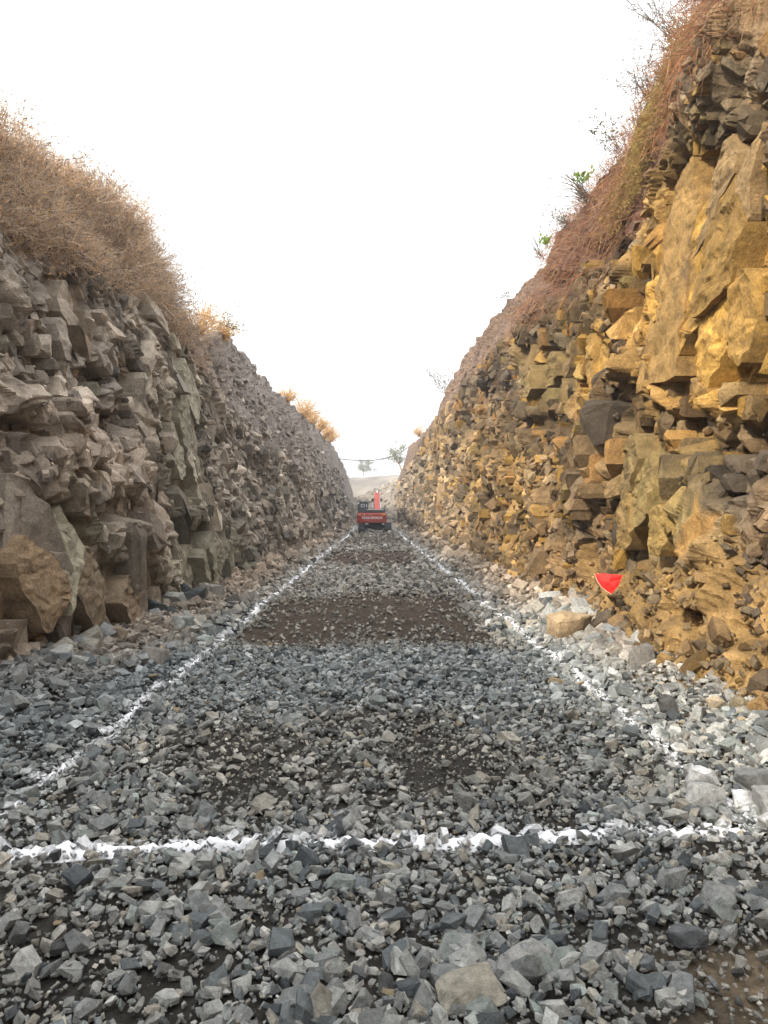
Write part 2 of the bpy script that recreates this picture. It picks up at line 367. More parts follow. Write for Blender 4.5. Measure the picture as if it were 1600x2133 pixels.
# ------------------------------------------------------------------ wall sheets
def ygrid():
    ys = list(np.arange(-14, 3.0, 0.35)); y = 3.0
    while y < 150:
        ys.append(y); y += (0.04 if y < 4.8 else 0.026 if y < 11.5 else max(0.03, 0.00027 * y * y) if y < 40 else 0.55)
    return np.array(ys)
def wall_sheet(S):
    ys = ygrid()
    segs = [(0, 1, 34), (1, 2, 170), (2, 3, 50), (3, 4, 12), (4, 5, 4)]
    us = np.concatenate([np.linspace(a, b, n, endpoint=False) for a, b, n in segs] + [[5.0]])
    Yg, Ug = np.meshgrid(ys, us, indexing='ij')
    kx = [S.xf(Yg), S.xt(Yg), S.xr(Yg), S.xc(Yg), S.xc(Yg) + 1.3, S.xc(Yg) + 4.5]
    kz = [0 * Yg - 0.15, S.zt(Yg), S.zr(Yg), S.zc(Yg), S.zc(Yg) + 0.22, S.zc(Yg) + 0.25]
    i = np.clip(Ug.astype(int), 0, 4); f = Ug - i
    pick = lambda K: sum(np.where(i == q, K[q] * (1 - f) + K[q + 1] * f, 0) for q in range(5))
    X, Z = pick(kx), pick(kz)
    flat = sm(3.0, 3.8, Ug)                    # on the plateau
    px, py, slab, dirt = zones(S, Yg, np.minimum(Z, S.zc(Yg)))
    for _ in range(2):
        slab[1:-1] = (slab[:-2] + slab[1:-1] + slab[2:]) / 3; slab[:, 1:-1] = (slab[:, :-2] + slab[:, 1:-1] + slab[:, 2:]) / 3
    k = 200 if S.sg > 0 else 300
    near = 1 - sm(25, 60, Yg)
    wy = Yg + 0.25 * (fbm(Yg * 1.5, Z * 1.5, s=k + 5) - 0.5); wz = Z + 0.25 * (fbm(Yg * 1.5, Z * 1.5, s=k + 6) - 0.5)
    f1, e1 = facets(wy / 0.55 + 0.5 * wz, wz / 0.95, k, 0.26, 0.42, 32.0)
    f2, e2 = facets(wy / 0.20 + 1.0 * wz, wz / 0.30 - .3 * wy, k + 1, 0.11, 0.26, 22.0)
    f3, e3 = facets(wy / 0.11 - .5 * wz, wz / 0.085, k + 2, 0.045, 0.09, 15.0)
    rough = f1 + f2 + f3
    dr = 0.16 * (fbm(Yg * 1.2, Z * 1.2, s=k + 11) - 0.5) + 0.10 * (fbm(Yg * 6, Z * 6, s=k + 12, o=3) - 0.5) + 0.8 * f3 + (0.25 + 0.6 * (1 - sm(1.6, 2.4, Z))) * f2
    # rills running down the soil slope
    dr -= 0.10 * sm(0.55, 0.8, vn(Yg * 1.8 + 0.6 * Z, Z * 0.35, s=k + 13))
    d = rough * (1 - dirt) + dr * dirt - 0.05 * (1 - dirt) * (1 - slab)
    d = d * (1 - slab) + (f2 * .5 - 0.20) * slab
    d = d + low(S, Yg, Z)
    d *= (1 - flat) * sm(-14, -8, Yg)
    Z = Z + flat * 0.25 * (fbm(Yg, X * 1.3, s=k + 14) - 0.5) + 0.10 * (1 - flat) * sm(2, 2.6, Ug) * (fbm(Yg * 2.5, X * 2.5, s=k + 15) - 0.5)
    # ragged crest
    Z += sm(2.5, 3, Ug) * 0.55 * (fbm(Yg / 1.4, Yg * 0, s=k + 16) - 0.5)
    V = np.stack([S.sg * (X - d), Yg, Z], -1).reshape(-1, 3)
    c = rock_color(S, px, py, Yg, Z, slab, dirt)
    c = c * (0.72 + 0.5 * fbm(Yg * 1.1, Z * 1.6, s=k + 20))[..., None]
    dc = dirt_color(S, px, py, Yg, Z)
    c = c * (1 - dirt[..., None]) + dc * dirt[..., None]
    if S.sg > 0:      # iron and manganese streaks in the slabs
        st = slab * sm(0.60, 0.72, fbm(Yg * 0.9 + 0.8 * Z, Z * 2.6 - 0.5 * Yg, s=88))
        c = c * (1 - 0.5 * st[..., None]) + 0.5 * st[..., None] * np.array((0.22, 0.19, 0.12))
        st = slab * sm(0.58, 0.7, fbm(Yg * 2.1, Z * 0.8, s=89))
        c = c * (1 - 0.55 * st[..., None]) + 0.55 * st[..., None] * np.array((0.40, 0.20, 0.045))
    else:
        st = slab * sm(0.55, 0.68, fbm(Yg * 2.4, Z * 1.0, s=90))
        c = c * (1 - 0.5 * st[..., None]) + 0.5 * st[..., None] * np.array((0.25, 0.19, 0.12))
    ny, nu = Yg.shape
    a = (np.arange(ny - 1)[:, None] * nu + np.arange(nu - 1)[None]).ravel()
    F = np.stack([a, a + 1, a + nu + 1, a + nu], -1) if S.sg < 0 else np.stack([a, a + nu, a + nu + 1, a + 1], -1)
    return V, F, c.reshape(-1, 3)

# ------------------------------------------------------------------ fractured blocks fitted over the sheet
def cut(poly, mx_, my_, nx, ny):
    out = []; n = len(poly)
    for i in range(n):
        p, q = poly[i], poly[(i + 1) % n]
        dp = (p[0] - mx_) * nx + (p[1] - my_) * ny; dq = (q[0] - mx_) * nx + (q[1] - my_) * ny
        if dp <= 0: out.append(p)
        if (dp < 0 < dq) or (dq < 0 < dp):
            t = dp / (dp - dq); out.append((p[0] + t * (q[0] - p[0]), p[1] + t * (q[1] - p[1])))
    return out
def block_radius(S, y, z):
    n = fbm(y / 1.1, z / 0.9, s=501 if S.sg > 0 else 601)
    n2 = vn(y / 0.5, z / 0.5, s=503 if S.sg > 0 else 603)
    r = 0.05 + (0.22 if S.sg > 0 else 0.32) * sm(0.42, 0.72, n) ** 1.3 + 0.06 * n2
    return np.maximum(r * (1.0 if S.sg > 0 else 1.08), 0.0075 * y - 0.03)
def seeds(S):
    lg = random.Random(11 + S.sg)
    N = 100000
    u = rng.random(N)
    ys = 4.2 + (u ** 2.1) * 118
    zs = -0.05 + rng.random(N) * 7.2
    ok = zs < S.zr(ys) + 0.4
    ys, zs = ys[ok], zs[ok]
    r = block_radius(S, ys, zs)
    _, _, slab, dirt = zones(S, ys, zs)
    r = np.where(slab > .5, (0.46 + 0.38 * vn(ys / .8, zs / .8, s=91)) * (1.25 if S.sg < 0 else 1.1), r)
    grid = {}; G = 0.25; out = []
    for y, z, rr, s_, d_ in zip(ys.tolist(), zs.tolist(), r.tolist(), slab.tolist(), dirt.tolist()):
        m = int(rr / G) + 1; gi, gj = int(y / G), int(z / G); bad = False
        for a in range(gi - m, gi + m + 1):
            for b in range(gj - m, gj + m + 1):
                for (yy, zz) in grid.get((a, b), ()):
                    if (yy - y) ** 2 + (zz - z) ** 2 < rr * rr: bad = True; break
                if bad: break
            if bad: break
        if bad: continue
        grid.setdefault((gi, gj), []).append((y, z)); out.append((y, z, rr, s_, d_))
    return out
def blocks(S):
    sd = seeds(S)
    AN, SH = (1.8, .5) if S.sg < 0 else (1.35, .2)        # joints stand upright, leaning a little
    kd = kdtree.KDTree(len(sd))
    for i, q in enumerate(sd): kd.insert((q[0] * AN + SH * q[1], q[1], 0), i)
    kd.balance()
    VV, FF, info = [], [], []
    ztop = S.zr(np.array([q[0] for q in sd])) + 0.35
    nv = 0
    rd = random.Random(5)
    for i, (y, z, r, slab, dirt) in enumerate(sd):
        if dirt > 0.55 and slab < .5: continue
        isl = slab > 0.5
        if not isl and rd.random() < (0.30 if r < 0.16 else 0.18): continue
        cy = y * AN + SH * z; b = (3.0 if isl else 1.9) * r
        poly = [(cy - b, z - b), (cy + b, z - b), (cy + b, z + b), (cy - b, z + b)]
        for (co, j, dist) in kd.find_n((cy, z, 0), 70 if isl else 16):
            if j == i: continue
            dx, dz = co[0] - cy, co[1] - z
            poly = cut(poly, cy + dx / 2, z + dz / 2, dx, dz)
            if len(poly) < 3: break
        if len(poly) >= 3: poly = cut(poly, cy, float(ztop[i]), 0, 1)
        if len(poly) < 3: continue
        n = len(poly)
        gx = sum(p[0] for p in poly) / n; gz = sum(p[1] for p in poly) / n
        size = max(math.hypot(p[0] - gx, p[1] - gz) for p in poly)
        g = 1.04 - 0.16 * rd.random()
        P = [((gx + (p[0] - gx) * g - SH * (gz + (p[1] - gz) * g)) / AN, gz + (p[1] - gz) * g) for p in poly]
        gu = gx; gx = (gx - SH * gz) / AN
        k_ = min(size, 0.34)
        off = rd.uniform(-1, 1) * (.46 if S.sg > 0 else .36) * k_ + (0.25 * k_ if rd.random() < .14 else 0)
        ty, tz = rd.gauss(-0.12, 0.58 if S.sg > 0 else .42), rd.gauss(0.16, 0.40) if S.sg > 0 else rd.gauss(.04, .26)
        bev = 0.10 + 0.34 * rd.random()
        if isl:
            k_ = .3; off = 0.06 + rd.uniform(-.045, .045); ty, tz = rd.gauss(0, .05), rd.gauss(0, .04); g = .992 - .004 / size
            P = [((gu + (p[0] - gu) * g - SH * (gz + (p[1] - gz) * g)) / AN, gz + (p[1] - gz) * g) for p in poly]
            dep = lambda p, q: off + ty * (p - gx) + tz * (q - gz)
            a = (gx + rd.gauss(0, .1) * size, gz + rd.gauss(0, .1) * size)
            tri = [[P[q], P[(q + 1) % n], a] for q in range(n)]
            ids = {}; v = []; f = []
            def vid(p, kind):
                kk = (round(p[0], 5), round(p[1], 5), kind)
                if kk not in ids:
                    ids[kk] = len(v); v.append((p[0], p[1], dep(*p) if kind else -.45))
                return ids[kk]
            lev = 4 if size > .55 else 3
            for _ in range(lev):
                nt_ = []
                for A_, B_, C_ in tri:
                    ab = ((A_[0] + B_[0]) / 2, (A_[1] + B_[1]) / 2); bc = ((B_[0] + C_[0]) / 2, (B_[1] + C_[1]) / 2); ca = ((C_[0] + A_[0]) / 2, (C_[1] + A_[1]) / 2)
                    nt_ += [[A_, ab, ca], [ab, B_, bc], [ca, bc, C_], [ab, bc, ca]]
                tri = nt_
            for t in tri: f.append(tuple(vid(p, 1) for p in t))
            m_ = 2 ** lev
            for q in range(n):
                A_, B_ = P[q], P[(q + 1) % n]
                for w_ in range(m_):
                    p0 = (A_[0] + (B_[0] - A_[0]) * w_ / m_, A_[1] + (B_[1] - A_[1]) * w_ / m_); p1 = (A_[0] + (B_[0] - A_[0]) * (w_ + 1) / m_, A_[1] + (B_[1] - A_[1]) * (w_ + 1) / m_)
                    i0, i1, b0, b1 = vid(p0, 1), vid(p1, 1), vid(p0, 0), vid(p1, 0)
                    f.append((b0, b1, i1)); f.append((b0, i1, i0))
            VV.append(v); FF.append(f); info.append((y, z, size, nv, len(v), 1)); nv += len(v)
            continue
        v = []; back = off - 1.1 * k_ - 0.14
        dep = lambda p, q: off + max(-.30 * k_, min(.34 * k_, ty * (p - gx) + tz * (q - gz)))
        for p in P: v.append((p[0], p[1], back))
        for p in P: v.append((p[0], p[1], dep(*p) - bev * 0.5 * k_ * (0.5 + rd.random())))
        sc = 1 - bev * (0.7 + 0.6 * rd.random())
        for p in P:
            a = (gx + (p[0] - gx) * sc + rd.gauss(0, .06) * size, gz + (p[1] - gz) * sc + rd.gauss(0, .06) * size)
            v.append((a[0], a[1], dep(*a) + rd.gauss(0, .07) * k_))
        a = (gx + rd.gauss(0, .22) * size, gz + rd.gauss(0, .22) * size)
        v.append((a[0], a[1], dep(*a) + rd.gauss(0.03, .12) * k_))
        f = []
        for q in range(n):
            q2 = (q + 1) % n
            for base in (0, n):
                f.append((base + q, base + q2, base + n + q2)); f.append((base + q, base + n + q2, base + n + q))
            f.append((2 * n + q, 2 * n + q2, 3 * n))
        VV.append(v); FF.append(f); info.append((y, z, size, nv, len(v), 0)); nv += len(v)
    A = np.array([p for v in VV for p in v])
    wy = A[:, 0] + 0.05 * (vn(A[:, 0] * 3, A[:, 1] * 3, s=71) - 0.5) * 2; wz = A[:, 1] + 0.05 * (vn(A[:, 0] * 3, A[:, 1] * 3, s=72) - 0.5) * 2
    own = np.repeat(np.arange(len(info)), [q[4] for q in info])
    cy = np.array([q[0] for q in info]); cz = np.array([q[1] for q in info])
    # the broad form is taken at the block's centre so that its face stays flat
    lo = low(S, cy, cz)[own]
    sl_ = np.array([q[5] for q in info])[own] * (A[:, 2] > -.44)
    kk = 700 + S.sg
    ww = A[:, 0] + .15 * (fbm(A[:, 0] * 2, A[:, 1] * 2, s=kk) - .5); wv = A[:, 1] + .15 * (fbm(A[:, 0] * 2, A[:, 1] * 2, s=kk + 1) - .5)
    r1, _ = facets(ww / .42 + .5 * wv, wv / .22 - .3 * ww, kk + 2, .05, .10, 26.0)
    r2, _ = facets(ww / .15 + .3 * wv, wv / .08 - .2 * ww, kk + 3, .018, .035, 16.0)
    A[:, 2] += sl_ * ((.6 if S.sg < 0 else .8) * r1 + r2 + .07 * (fbm(A[:, 0] * 1.4, A[:, 1] * 1.4, s=kk + 4) - .5) + .02 * (fbm(A[:, 0] * 12, A[:, 1] * 12, s=kk + 5) - .5))
    X = S.sg * (xbase(S, wy, wz) - lo - A[:, 2])
    V = np.stack([X, wy, wz], -1)
    px, py = to_px(S.sg * xbase(S, cy, cz), cy, cz)
    c = rock_color(S, px, py, cy, cz, np.array([q[5] for q in info], float), cy * 0)
    rr = np.random.default_rng(3); isl_ = np.array([q[5] for q in info])
    val = np.exp(rr.normal(0, 0.28, len(cy)) * np.where(isl_ > 0, .35, 1))
    c = c * np.clip(val, 0.4, 1.8)[:, None]
    pick = rr.random(len(cy))
    if S.sg > 0:
        alt = np.where((pick < 0.27)[:, None], DRK * 1.1, np.where((pick < 0.36)[:, None], SHL, np.where((pick < 0.46)[:, None], ORG * .85, np.where((pick < .54)[:, None], OLV, np.where((pick < .70)[:, None], OCH * .95, c)))))
    else:
        alt = np.where((pick < 0.10)[:, None], DGREY, np.where((pick < 0.22)[:, None], PINK, np.where((pick < 0.27)[:, None], BRN, np.where((pick < .34)[:, None], GRN, c))))
    c = np.where((isl_ > 0)[:, None], c * .92 + .08 * alt, 0.55 * c + 0.45 * alt)
    return V, FF, info, c, own

def build_wall(S, label, mat, piece):
    root = empty('rock_wall', (S.sg * 3.3, 0, 0)); tag(root, label, 'rock wall')
    off = np.array([S.sg * 3.3, 0, 0])
    V, F, c = wall_sheet(S)
    link('rock_face', mesh_np('rock_face', V - off, F, c), mat, root)
    V, FF, info, c, own = blocks(S)
    # the blocks that show largest are objects of their own
    score = []
    for i, (y, z, size, st, n, _s) in enumerate(info):
        x, y_, z_ = V[st + n - 1]
        px, py = 781 + 1600 * x / y, 1073 - 1600 * (z - CAM_H) / y
        vis = -20 < px < 1620 and -20 < py < 2100
        score.append(size / y * (1 if vis else 0))
    top = set(np.argsort(score)[::-1][:300].tolist())
    rv, rf, rc = [], [], []; n0 = 0
    for i, (y, z, size, st, n, _s) in enumerate(info):
        f = np.array(FF[i])
        if S.sg > 0: f = f[:, ::-1]
        if i in top:
            v = V[st:st + n]; ctr = v.mean(0)
            link('rock_block', mesh_np('rock_block', v - ctr, f, np.repeat(c[i][None], n, 0)), mat, root, tuple(ctr - off))
        else:
            rv.append(V[st:st + n]); rf.append(f + n0); rc.append(np.repeat(c[i][None], n, 0)); n0 += n
    o = link('rock_blocks', mesh_np('rock_blocks', np.concatenate(rv) - off, np.concatenate(rf), np.concatenate(rc)), mat, root)
    o['kind'] = 'stuff'
    print('blocks', S.sg, len(info))
    return root, off

# ------------------------------------------------------------------ stone shapes
def hull(pts):
    bm = bmesh.new()
    for p in pts: bm.verts.new(p)
    r = bmesh.ops.convex_hull(bm, input=bm.verts)
    junk = [g for g in r['geom_interior'] + r['geom_unused'] if isinstance(g, bmesh.types.BMVert)]
    if junk: bmesh.ops.delete(bm, geom=list(set(junk)), context='VERTS')
    bmesh.ops.triangulate(bm, faces=bm.faces)
    bmesh.ops.recalc_face_normals(bm, faces=bm.faces)
    bm.verts.index_update()
    V = np.array([v.co[:] for v in bm.verts]); F = np.array([[v.index for v in f.verts] for f in bm.faces])
    bm.free(); return V, F
def rock_pts(rd, extra, jit=0.33):
    d = np.array([1.0, rd.uniform(0.55, 0.9), rd.uniform(0.32, 0.62)])
    P = []
    for a in (-1, 1):
        for b in (-1, 1):
            for c in (-1, 1):
                P.append([(a * (1 - jit * rd.random() * 1.5)), (b * (1 - jit * rd.random() * 1.5)), (c * (1 - jit * rd.random()))])
    for _ in range(extra):
        q = np.array([rd.gauss(0, 1) for _ in range(3)]); q /= np.abs(q).max() * rd.uniform(0.9, 1.15); P.append(list(q))
    P = np.array(P) * d
    sh = rd.uniform(-0.35, 0.35); P[:, 0] += sh * P[:, 2]; P[:, 1] += rd.uniform(-.3, .3) * P[:, 2]
    return P * 0.5
rdp = random.Random(21)
PROTO_HI = [hull(rock_pts(rdp, 6, 0.42)) for _ in range(30)]
PROTO_LO = [hull(rock_pts(rdp, 0)) for _ in range(20)]
def rot_mats(n, tilt, g):
    az = g.random(n) * 2 * np.pi; tx = g.normal(0, tilt, n); ty = g.normal(0, tilt, n)
    ca, sa = np.cos(az), np.sin(az); cx, sx = np.cos(tx), np.sin(tx); cy, sy = np.cos(ty), np.sin(ty)
    o, z = np.ones(n), np.zeros(n)
    Rz = np.stack([ca, -sa, z, sa, ca, z, z, z, o], -1).reshape(n, 3, 3)
    Rx = np.stack([o, z, z, z, cx, -sx, z, sx, cx], -1).reshape(n, 3, 3)
    Ry = np.stack([cy, z, sy, z, o, z, -sy, z, cy], -1).reshape(n, 3, 3)
    return Rx @ Ry @ Rz
def scatter_mesh(name, protos, pos, size, rot, col, g):
    which = g.integers(0, len(protos), len(pos))
    Vs, Fs, Cs = [], [], []; n0 = 0
    for k, (pv, pf) in enumerate(protos):
        ix = np.where(which == k)[0]
        if not len(ix): continue
        v = np.einsum('nij,vj->nvi', rot[ix], pv) * size[ix][:, None, None] + pos[ix][:, None, :]
        f = pf[None] + (np.arange(len(ix)) * len(pv))[:, None, None] + n0
        Vs.append(v.reshape(-1, 3)); Fs.append(f.reshape(-1, 3)); Cs.append(np.repeat(col[ix], len(pv), 0)); n0 += len(ix) * len(pv)
    return mesh_np(name, np.concatenate(Vs), np.concatenate(Fs), np.concatenate(Cs))
STONE_COLS = np.array([(0.280, 0.286, 0.275), (0.215, 0.225, 0.220), (0.34, 0.345, 0.325), (0.13, 0.145, 0.15), (0.31, 0.29, 0.245), (0.41, 0.41, 0.385), (0.24, 0.265, 0.248), (0.08, 0.09, 0.097)]) * 0.84

# ------------------------------------------------------------------ floor of the cutting
def floor_z(x, y):
    ax = np.abs(x)
    bank = 0.26 * sm(2.15, 3.3, ax) + 0.1 * sm(1.6, 2.4, ax) * (fbm(x, y, s=4) - 0.3)
    return bank + 0.10 * (fbm(x * 0.8, y * 0.5, s=1) - 0.5) + 0.035 * (fbm(x * 4, y * 4, s=2) - 0.5)
def dirtmap(x, y):
    """share of bare soil between the stones"""
    n = fbm(x * 1.1, y * 0.7, s=12); n2 = fbm(x * 3.0, y * 2.2, s=13)
    d = 0.22 + 0.7 * (n - 0.5) + 0.5 * (n2 - 0.5)
    wd = .45 * sm(8, 10, y)
    core = 1 - sm(1.0 + wd, 1.75 + .5 * wd, np.abs(x + 0.15))
    yj = y + 1.6 * (fbm(x * 1.3, y * .5, s=16) - .5)
    d += 0.60 * core * sm(9.6, 10.8, yj) * (1 - sm(14.6, 17.2, yj))
    d += 0.62 * core * sm(25, 28, y) * (1 - sm(33, 37, y)) + 0.45 * core * sm(42, 45, y) * (1 - sm(60, 75, y))
    d += 0.16 * core * sm(3.9, 4.8, y) * (1 - sm(5.2, 7.4, y))
    d += 0.25 * sm(0.9, 1.5, x) * (1 - sm(2.85, 3.15, y)) + 0.12 * (1 - sm(3.2, 3.6, y)) * sm(0.45, 0.6, n)
    d -= 0.30 * sm(6.4, 7.2, y) * (1 - sm(9.2, 9.9, y))
    d -= 0.35 * sm(1.8, 2.3, np.abs(x))
    return np.clip(d, 0, 1)
def soil_col(x, y):
    n = fbm(x * 1.5, y * 1.5, s=14); n2 = fbm(x * 6, y * 6, s=15)
    far = sm(9, 11, y)[..., None]
    c = np.array((0.034, 0.030, 0.025)) * (1 - far) + np.array((0.052, 0.036, 0.024)) * far
    red = (sm(25, 29, y) * (1 - sm(33, 38, y)))[..., None]
    c = c * (1 - red) + np.array((0.075, 0.045, 0.035)) * red
    corner = (sm(0.9, 1.4, x) * (1 - sm(2.9, 3.2, y)))[..., None]
    c = c * (1 - corner) + np.array((0.15, 0.115, 0.075)) * corner
    side = sm(2.3, 2.9, np.abs(x))[..., None] * (x > 0)[..., None]
    c = c * (1 - side) + np.array((0.26, 0.18, 0.09)) * side
    return c * (0.6 + 0.8 * n)[..., None] * (0.7 + 0.6 * n2)[..., None]
def build_floor():
    ys = list(np.arange(-14, 1.8, 0.4)); y = 1.8
    while y < 126:
        ys.append(y); y += max(0.035, 0.014 * y - 0.02)
    ys = np.array(ys); xs = np.linspace(-4.4, 4.4, 130)
    Y, X = np.meshgrid(ys, xs, indexing='ij')
    Z = floor_z(X, Y) - 0.02 + 0.03 * (fbm(X * 11, Y * 11, s=8, o=2) - 0.5)
    c = soil_col(X, Y)
    a = (np.arange(len(ys) - 1)[:, None] * len(xs) + np.arange(len(xs) - 1)[None]).ravel()
    F = np.stack([a, a + 1, a + len(xs) + 1, a + len(xs)], -1)
    o = link('ground', mesh_np('ground', np.stack([X, Y, Z], -1).reshape(-1, 3), F, c.reshape(-1, 3)), M_SOIL)
    tag(o, 'floor of the cutting, dark soil strewn with crushed grey stone', None, None, 'structure')
    return o
def gen_stones(g, y0, y1, cover, med, sig, smax, ypow=1.0, xw=3.45):
    area = (y1 - y0) * 2 * xw
    n = int(cover * area / (0.6 * med * med * math.exp(2 * sig * sig)))
    x = (g.random(n) * 2 - 1) * xw; y = y0 + g.random(n) ** ypow * (y1 - y0)
    ok = np.abs(x) < np.maximum(0.56 * y + 0.7, 1.7)          # what the place shows, with room to step aside
    x, y = x[ok], y[ok]
    d = dirtmap(x, y); keep = g.random(len(x)) > d * 1.05 - 0.10
    x, y, d = x[keep], y[keep], d[keep]
    s = med * np.exp(g.normal(0, sig, len(x)))
    side = sm(1.9, 2.8, np.abs(x)); cl = fbm(x, y, s=23)
    big = 1 + 1.5 * side * sm(0.3, .7, cl) * (g.random(len(x)) < .6) + 0.55 * (1 - sm(2.9, 3.5, y)) * sm(0.40, 0.6, fbm(x * 1.2, y * 1.2, s=24)) * (1 - sm(.7, 1.1, x))
    big *= 1 - 0.45 * sm(0.25, 0.6, d)
    return x, y, np.minimum(s * big, smax * (1 + .8 * side)), d
def stone_color(x, y, g):
    n = len(x)
    c = STONE_COLS[g.choice(len(STONE_COLS), n, p=[.2, .18, .16, .12, .12, .08, .1, .04])] * np.exp(g.normal(0, .22, n))[:, None]
    dusty = (sm(0.15, 0.5, dirtmap(x, y)) * 0.55)[:, None]
    c = c * (1 - dusty) + dusty * c.mean(1)[:, None] * np.array((1.12, 1.0, 0.82))
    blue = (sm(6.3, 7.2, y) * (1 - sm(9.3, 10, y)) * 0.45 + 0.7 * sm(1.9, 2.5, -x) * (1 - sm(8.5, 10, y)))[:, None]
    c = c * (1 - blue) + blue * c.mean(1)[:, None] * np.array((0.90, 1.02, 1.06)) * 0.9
    warm = (sm(2.2, 2.9, np.abs(x)) * sm(5.5, 9, y) * 0.8 + 0.35 * sm(11, 16, y))[:, None]
    c = c * (1 - warm) + warm * c.mean(1)[:, None] * np.array((1.22, 1.0, 0.78))
    tan = (g.random(n) < 0.006)[:, None]
    return np.where(tan, np.array((0.27, 0.215, 0.135)) * (.7 + .6 * g.random(n))[:, None], c)
def build_stones(ground):
    g = np.random.default_rng(99)
    bands = [(2.05, 5.2, 1.05, 0.027, 0.62, 0.14, 1.0), (5.2, 10.5, 1.05, 0.037, 0.52, 0.15, 1.0), (10.5, 24, 0.9, 0.085, 0.38, 0.22, 1.1), (24, 60, 0.6, 0.19, 0.3, 0.35, 1.15), (60, 122, 0.45, 0.36, 0.25, 0.6, 1.1)]
    P = []
    for b in bands: P.append(gen_stones(g, *b))
    x, y, s, d = [np.concatenate(q) for q in zip(*P)]
    hi = (s / y > 0.0105) & (y < 10.5)
    lift = s * g.uniform(0.02, 0.30, len(x)) + 0.03 * sm(0.1, 0.0, d) * g.random(len(x))
    z = floor_z(x, y) + lift
    col = stone_color(x, y, g); rot = rot_mats(len(x), 0.50, g)
    pos = np.stack([x, y, z], -1)
    px, py = to_px(x, y, z)
    score = np.where((px > 5) & (px < 1595) & (py < 2120), s / y, 0)
    top = np.argsort(score)[::-1][:290]
    single = np.zeros(len(x), bool); single[top] = True
    # the largest ones, sharing a few shapes
    tones = 8
    meshes = [[None] * tones for _ in PROTO_HI]
    for i in top:
        k = int(g.integers(len(PROTO_HI))); t = int(np.argmin(((STONE_COLS - col[i]) ** 2).sum(1)))
        if meshes[k][t] is None:
            v, f = PROTO_HI[k]; meshes[k][t] = mesh_np('stone', v, f, np.repeat(STONE_COLS[t][None], len(v), 0))
        o = link('stone', meshes[k][t], M_STONE, ground, tuple(pos[i]))
        o.rotation_euler = Matrix(rot[i].tolist()).to_euler(); o.scale = (s[i],) * 3
    for nm, msk, pr in (('gravel', hi & ~single, PROTO_HI), ('small_gravel', ~hi & ~single, PROTO_LO)):
        o = link(nm, scatter_mesh(nm, pr, pos[msk], s[msk], rot[msk], col[msk], g), M_STONE, ground); o['kind'] = 'stuff'
    # fine grit
    n = 7000
    y2 = 2.05 + g.random(n) ** 1.5 * 7.0; x2 = (g.random(n) * 2 - 1) * np.minimum(3.3, 0.56 * y2 + .5)
    s2 = g.uniform(0.010, 0.030, n) * (0.8 + 0.06 * y2)
    p2 = np.stack([x2, y2, floor_z(x2, y2) - 0.008 + 0.008 * g.random(n)], -1)
    c2 = stone_color(x2, y2, g) * 0.7 + 0.3 * soil_col(x2, y2)
    o = link('grit', scatter_mesh('grit', PROTO_LO, p2, s2, rot_mats(n, 0.6, g), c2, g), M_STONE, ground); o['kind'] = 'stuff'
    print('stones', len(x))

def wall_rubble(S, root, off, mat):
    """loose stones stuck in the face and lying in the talus"""
    g = np.random.default_rng(5 + S.sg)
    n = 16500
    y = 4.2 + g.random(n) ** 1.9 * 95; z = g.random(n) ** 1.5 * 6.5
    _, _, slab, dirt = zones(S, y, z)
    pr = 0.50 * (1 - slab) + 0.0
    low_ = z < 1.6
    pr = np.where(low_, pr + 0.5 * (1 - slab) * (1 if S.sg > 0 else (z < .5)), pr)
    pr = np.where((dirt > .5) & (z > 2.5), 0.30, pr)
    ok = (g.random(n) < pr) & (z < S.zc(y) - .1)
    y, z, dirt = y[ok], z[ok], dirt[ok]
    s = (0.05 + 0.20 * g.random(len(y)) ** 3) * (1 + y / 22)
    s = np.where((dirt > .5) & (z > 2.5), s * 0.6, s); s = np.where((dirt > .5) & (z < 2.5), s * np.where(g.random(len(y)) < .10, 1.0, .48), s)
    x = S.sg * (xbase(S, y, z) - low(S, y, z) - 0.02 + 0.10 * g.random(len(y)) * (dirt < .5))
    px, py = to_px(x, y, z)
    c = rock_color(S, px, py, y, z, y * 0, y * 0) * np.exp(g.normal(0, .35, len(y)))[:, None]
    pk = g.random(len(y))
    alt = np.where((pk < .25)[:, None], DRK * 1.5, np.where((pk < .5)[:, None], SHL, np.where((pk < .7)[:, None], BRN, c))) if S.sg > 0 else np.where((pk < .3)[:, None], DGREY, np.where((pk < .5)[:, None], PINK, c))
    c = .45 * c + .55 * alt
    hi_ = ((dirt > .5) & (z > 2.5))[:, None]
    c = np.where(hi_, .5 * c + .5 * dirt_color(S, px, py, y, z) * 1.2, c)
    pos = np.stack([x, y, z], -1) - off; rt = rot_mats(len(y), 0.8, g); bigs = (s / y > .02)
    for nm, q, pr_ in (('rubble', bigs, PROTO_HI), ('fine_rubble', ~bigs, PROTO_LO)):
        o = link(nm, scatter_mesh(nm, pr_, pos[q], s[q], rt[q], c[q], g), mat, root); o['kind'] = 'stuff'

# ------------------------------------------------------------------ build the large structure
ground = build_floor()
wall_l, off_l = build_wall(SL, 'grey brown fractured rock wall topped by dry brown brush', M_ROCK_G, 'rock_block')
wall_r, off_r = build_wall(SR, 'ochre yellow rock wall with smooth slabs and crumbling foot', M_ROCK_Y, 'rock_block')
wall_rubble(SL, wall_l, off_l, M_ROCK_G)
wall_rubble(SR, wall_r, off_r, M_ROCK_Y)
build_stones(ground)

